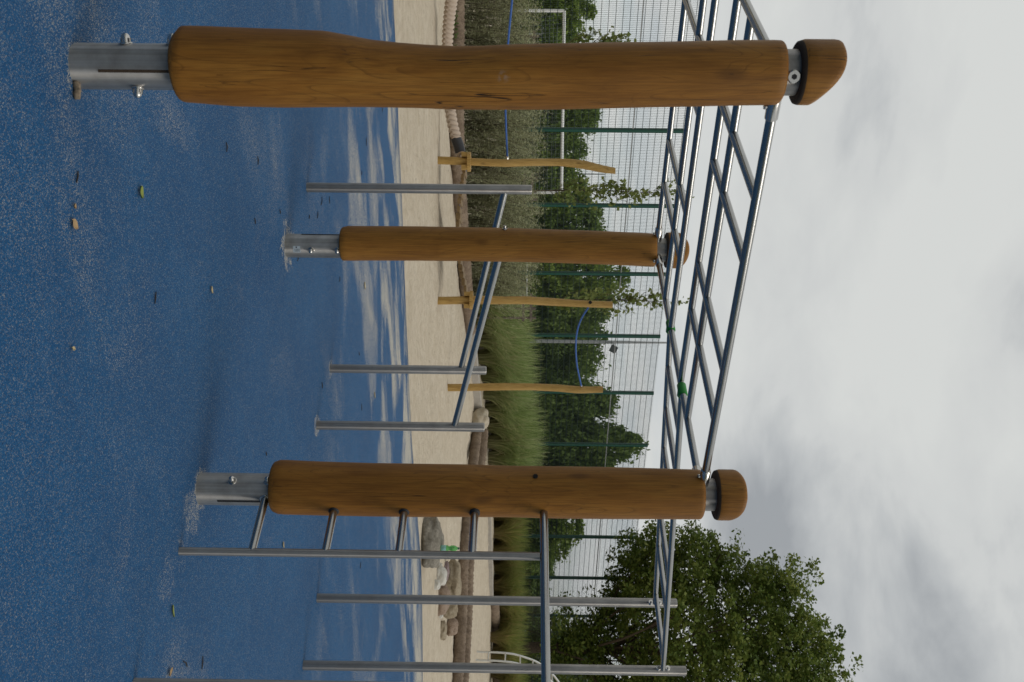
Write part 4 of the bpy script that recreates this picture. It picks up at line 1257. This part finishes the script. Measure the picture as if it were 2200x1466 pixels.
# ------------------------------------------------------------------ small litter on the blue surface
def leaf_flat(x, y, L, wd, ang, m, label, cat='leaf', curl=.006, name='fallen_leaf', group=None):
    p = gp(x, y); mb = MB(); n = 8; vs = []; fs = []
    ca, sa = math.cos(ang), math.sin(ang)
    for i in range(n + 1):
        t = i / n; hw = wd / 2 * math.sin(math.pi * min(1, t * .93 + .05)) ** .8
        for s in (-1, 0, 1):
            lx, ly = (t - .5) * L, s * hw
            vs.append(p + Vector((lx * ca - ly * sa, lx * sa + ly * ca, .004 + curl * abs(s) + curl * 1.5 * (t - .5) ** 2)))
    for i in range(n):
        for s in range(2): fs.append((i * 3 + s, i * 3 + s + 1, i * 3 + s + 4, i * 3 + s + 3))
    mb.add(vs, fs, True); o = mb.build(name, m); tag(o, label, cat, group)
LG = plain('yellow_green_leaf', (.20, .24, .04), .5); LB = plain('dry_brown_leaf', (.36, .24, .12), .7); LP = plain('pale_dry_leaf', (.45, .36, .2), .7)
leaf_flat(297, 413, .045, .03, .2, LG, 'yellow green leaf lying on the blue surface near the nearest log', curl=.008)
leaf_flat(47, 481, .042, .03, .9, LB, 'tan dry leaf lying closest to the camera on the blue surface')
leaf_flat(48, 442, .016, .013, .4, LB, 'small brown leaf scrap beside the tan dry leaf')
leaf_flat(364, 1313, .055, .014, .3, LG, 'narrow green leaf lying between the thin poles')
leaf_flat(605, 1171, .04, .02, .3, LP, 'pale leaf scrap beside the thin side ladder pole')
leaf_flat(361, 1443, .04, .022, 2.2, LB, 'brown leaf scrap near the pole at the frame edge')
leaf_flat(70, 748, .02, .014, 1.2, LP, 'pale leaf scrap on the open blue surface nearest the camera')
leaf_flat(451, 623, .035, .02, .5, LP, 'pale leaf scrap in front of the farthest log')
leaf_flat(782, 614, .07, .035, .5, LP, 'pale dry leaf on the sandy blue surface behind the farthest log')
leaf_flat(803, 849, .07, .03, .5, LP, 'pale dry leaf on the sandy blue surface between the two short poles')
TW = plain('dark_twig', (.025, .018, .013), .8); TWB = plain('bark_twig', (.20, .155, .11), .9, nscale=80, var=.6)
pa, pb_ = gp(127, 150), gp(152, 214)
mb = MB(); t_ = [pa.lerp(pb_, k / 6) + Vector((.003 * math.sin(k * 2), .004 * math.cos(k * 3), .011)) for k in range(7)]
mb.tube(t_, [.008, .0105, .0095, .011, .0105, .0115, .009], 10); o = mb.build('bark_twig', TWB); tag(o, 'short thick bark twig lying against the foot of the nearest log', 'twig')
r3 = random.Random(11)
tw_px = [(482, 316), (550, 345), (680, 462), (600, 455), (638, 552), (688, 432), (706, 430), (773, 1215), (776, 372), (820, 235), (775, 875), (690, 828), (395, 1427), (545, 475), (662, 466), (785, 305), (790, 790), (432, 1424), (770, 760), (840, 540), (728, 600), (570, 975), (640, 1010), (160, 380), (330, 640)]
for (x, y) in tw_px:
    p = gp(x, y); a = r3.uniform(-.5, .9); L = r3.uniform(.014, .04) * (1 + p.y * .12)
    d = Vector((math.cos(a), math.sin(a), 0)); nq = Vector((-d.y, d.x, 0))
    mb = MB(); mb.tube([p - d * L * .5 + Vector((0, 0, .005)), p + nq * L * r3.uniform(-.15, .15) + Vector((0, 0, .007)), p + d * L * .5 + Vector((0, 0, .005))], [.002, .0032, .002], 6)
    o = mb.build('twig', TW); tag(o, 'tiny dark twig lying loose on the blue surface', 'twig', 'tiny dark twigs strewn over the blue surface')

# unseen tree belt with gaps behind the camera, added for the steel reflections
rr = np.random.default_rng(404); pts = []
for az in [98, 106, 113, 152, 159, 166, 173, 180, 187, 194, 203, 211, 219, 236, 244, 252, 260]:
    a = math.radians(az + rr.uniform(-2, 2)); D = rr.uniform(19, 25); hgt = rr.uniform(8, 12); wd = rr.uniform(2.4, 3.2)
    c = np.array((D * math.sin(a), D * math.cos(a), 0))
    q = rr.normal(size=(520, 3)) * np.array((wd * .5, wd * .5, hgt * .23)) + np.array((0, 0, hgt * .5)) + c
    pts.append(q[q[:, 2] > 0])
o = quads('unseen_tree_belt', leaf_quads(np.concatenate(pts), .75, .7, .3, .4, rr), DARK)
tag(o, 'unseen belt of dark trees behind the camera, added for reflections in the steel', 'trees', kind='stuff')
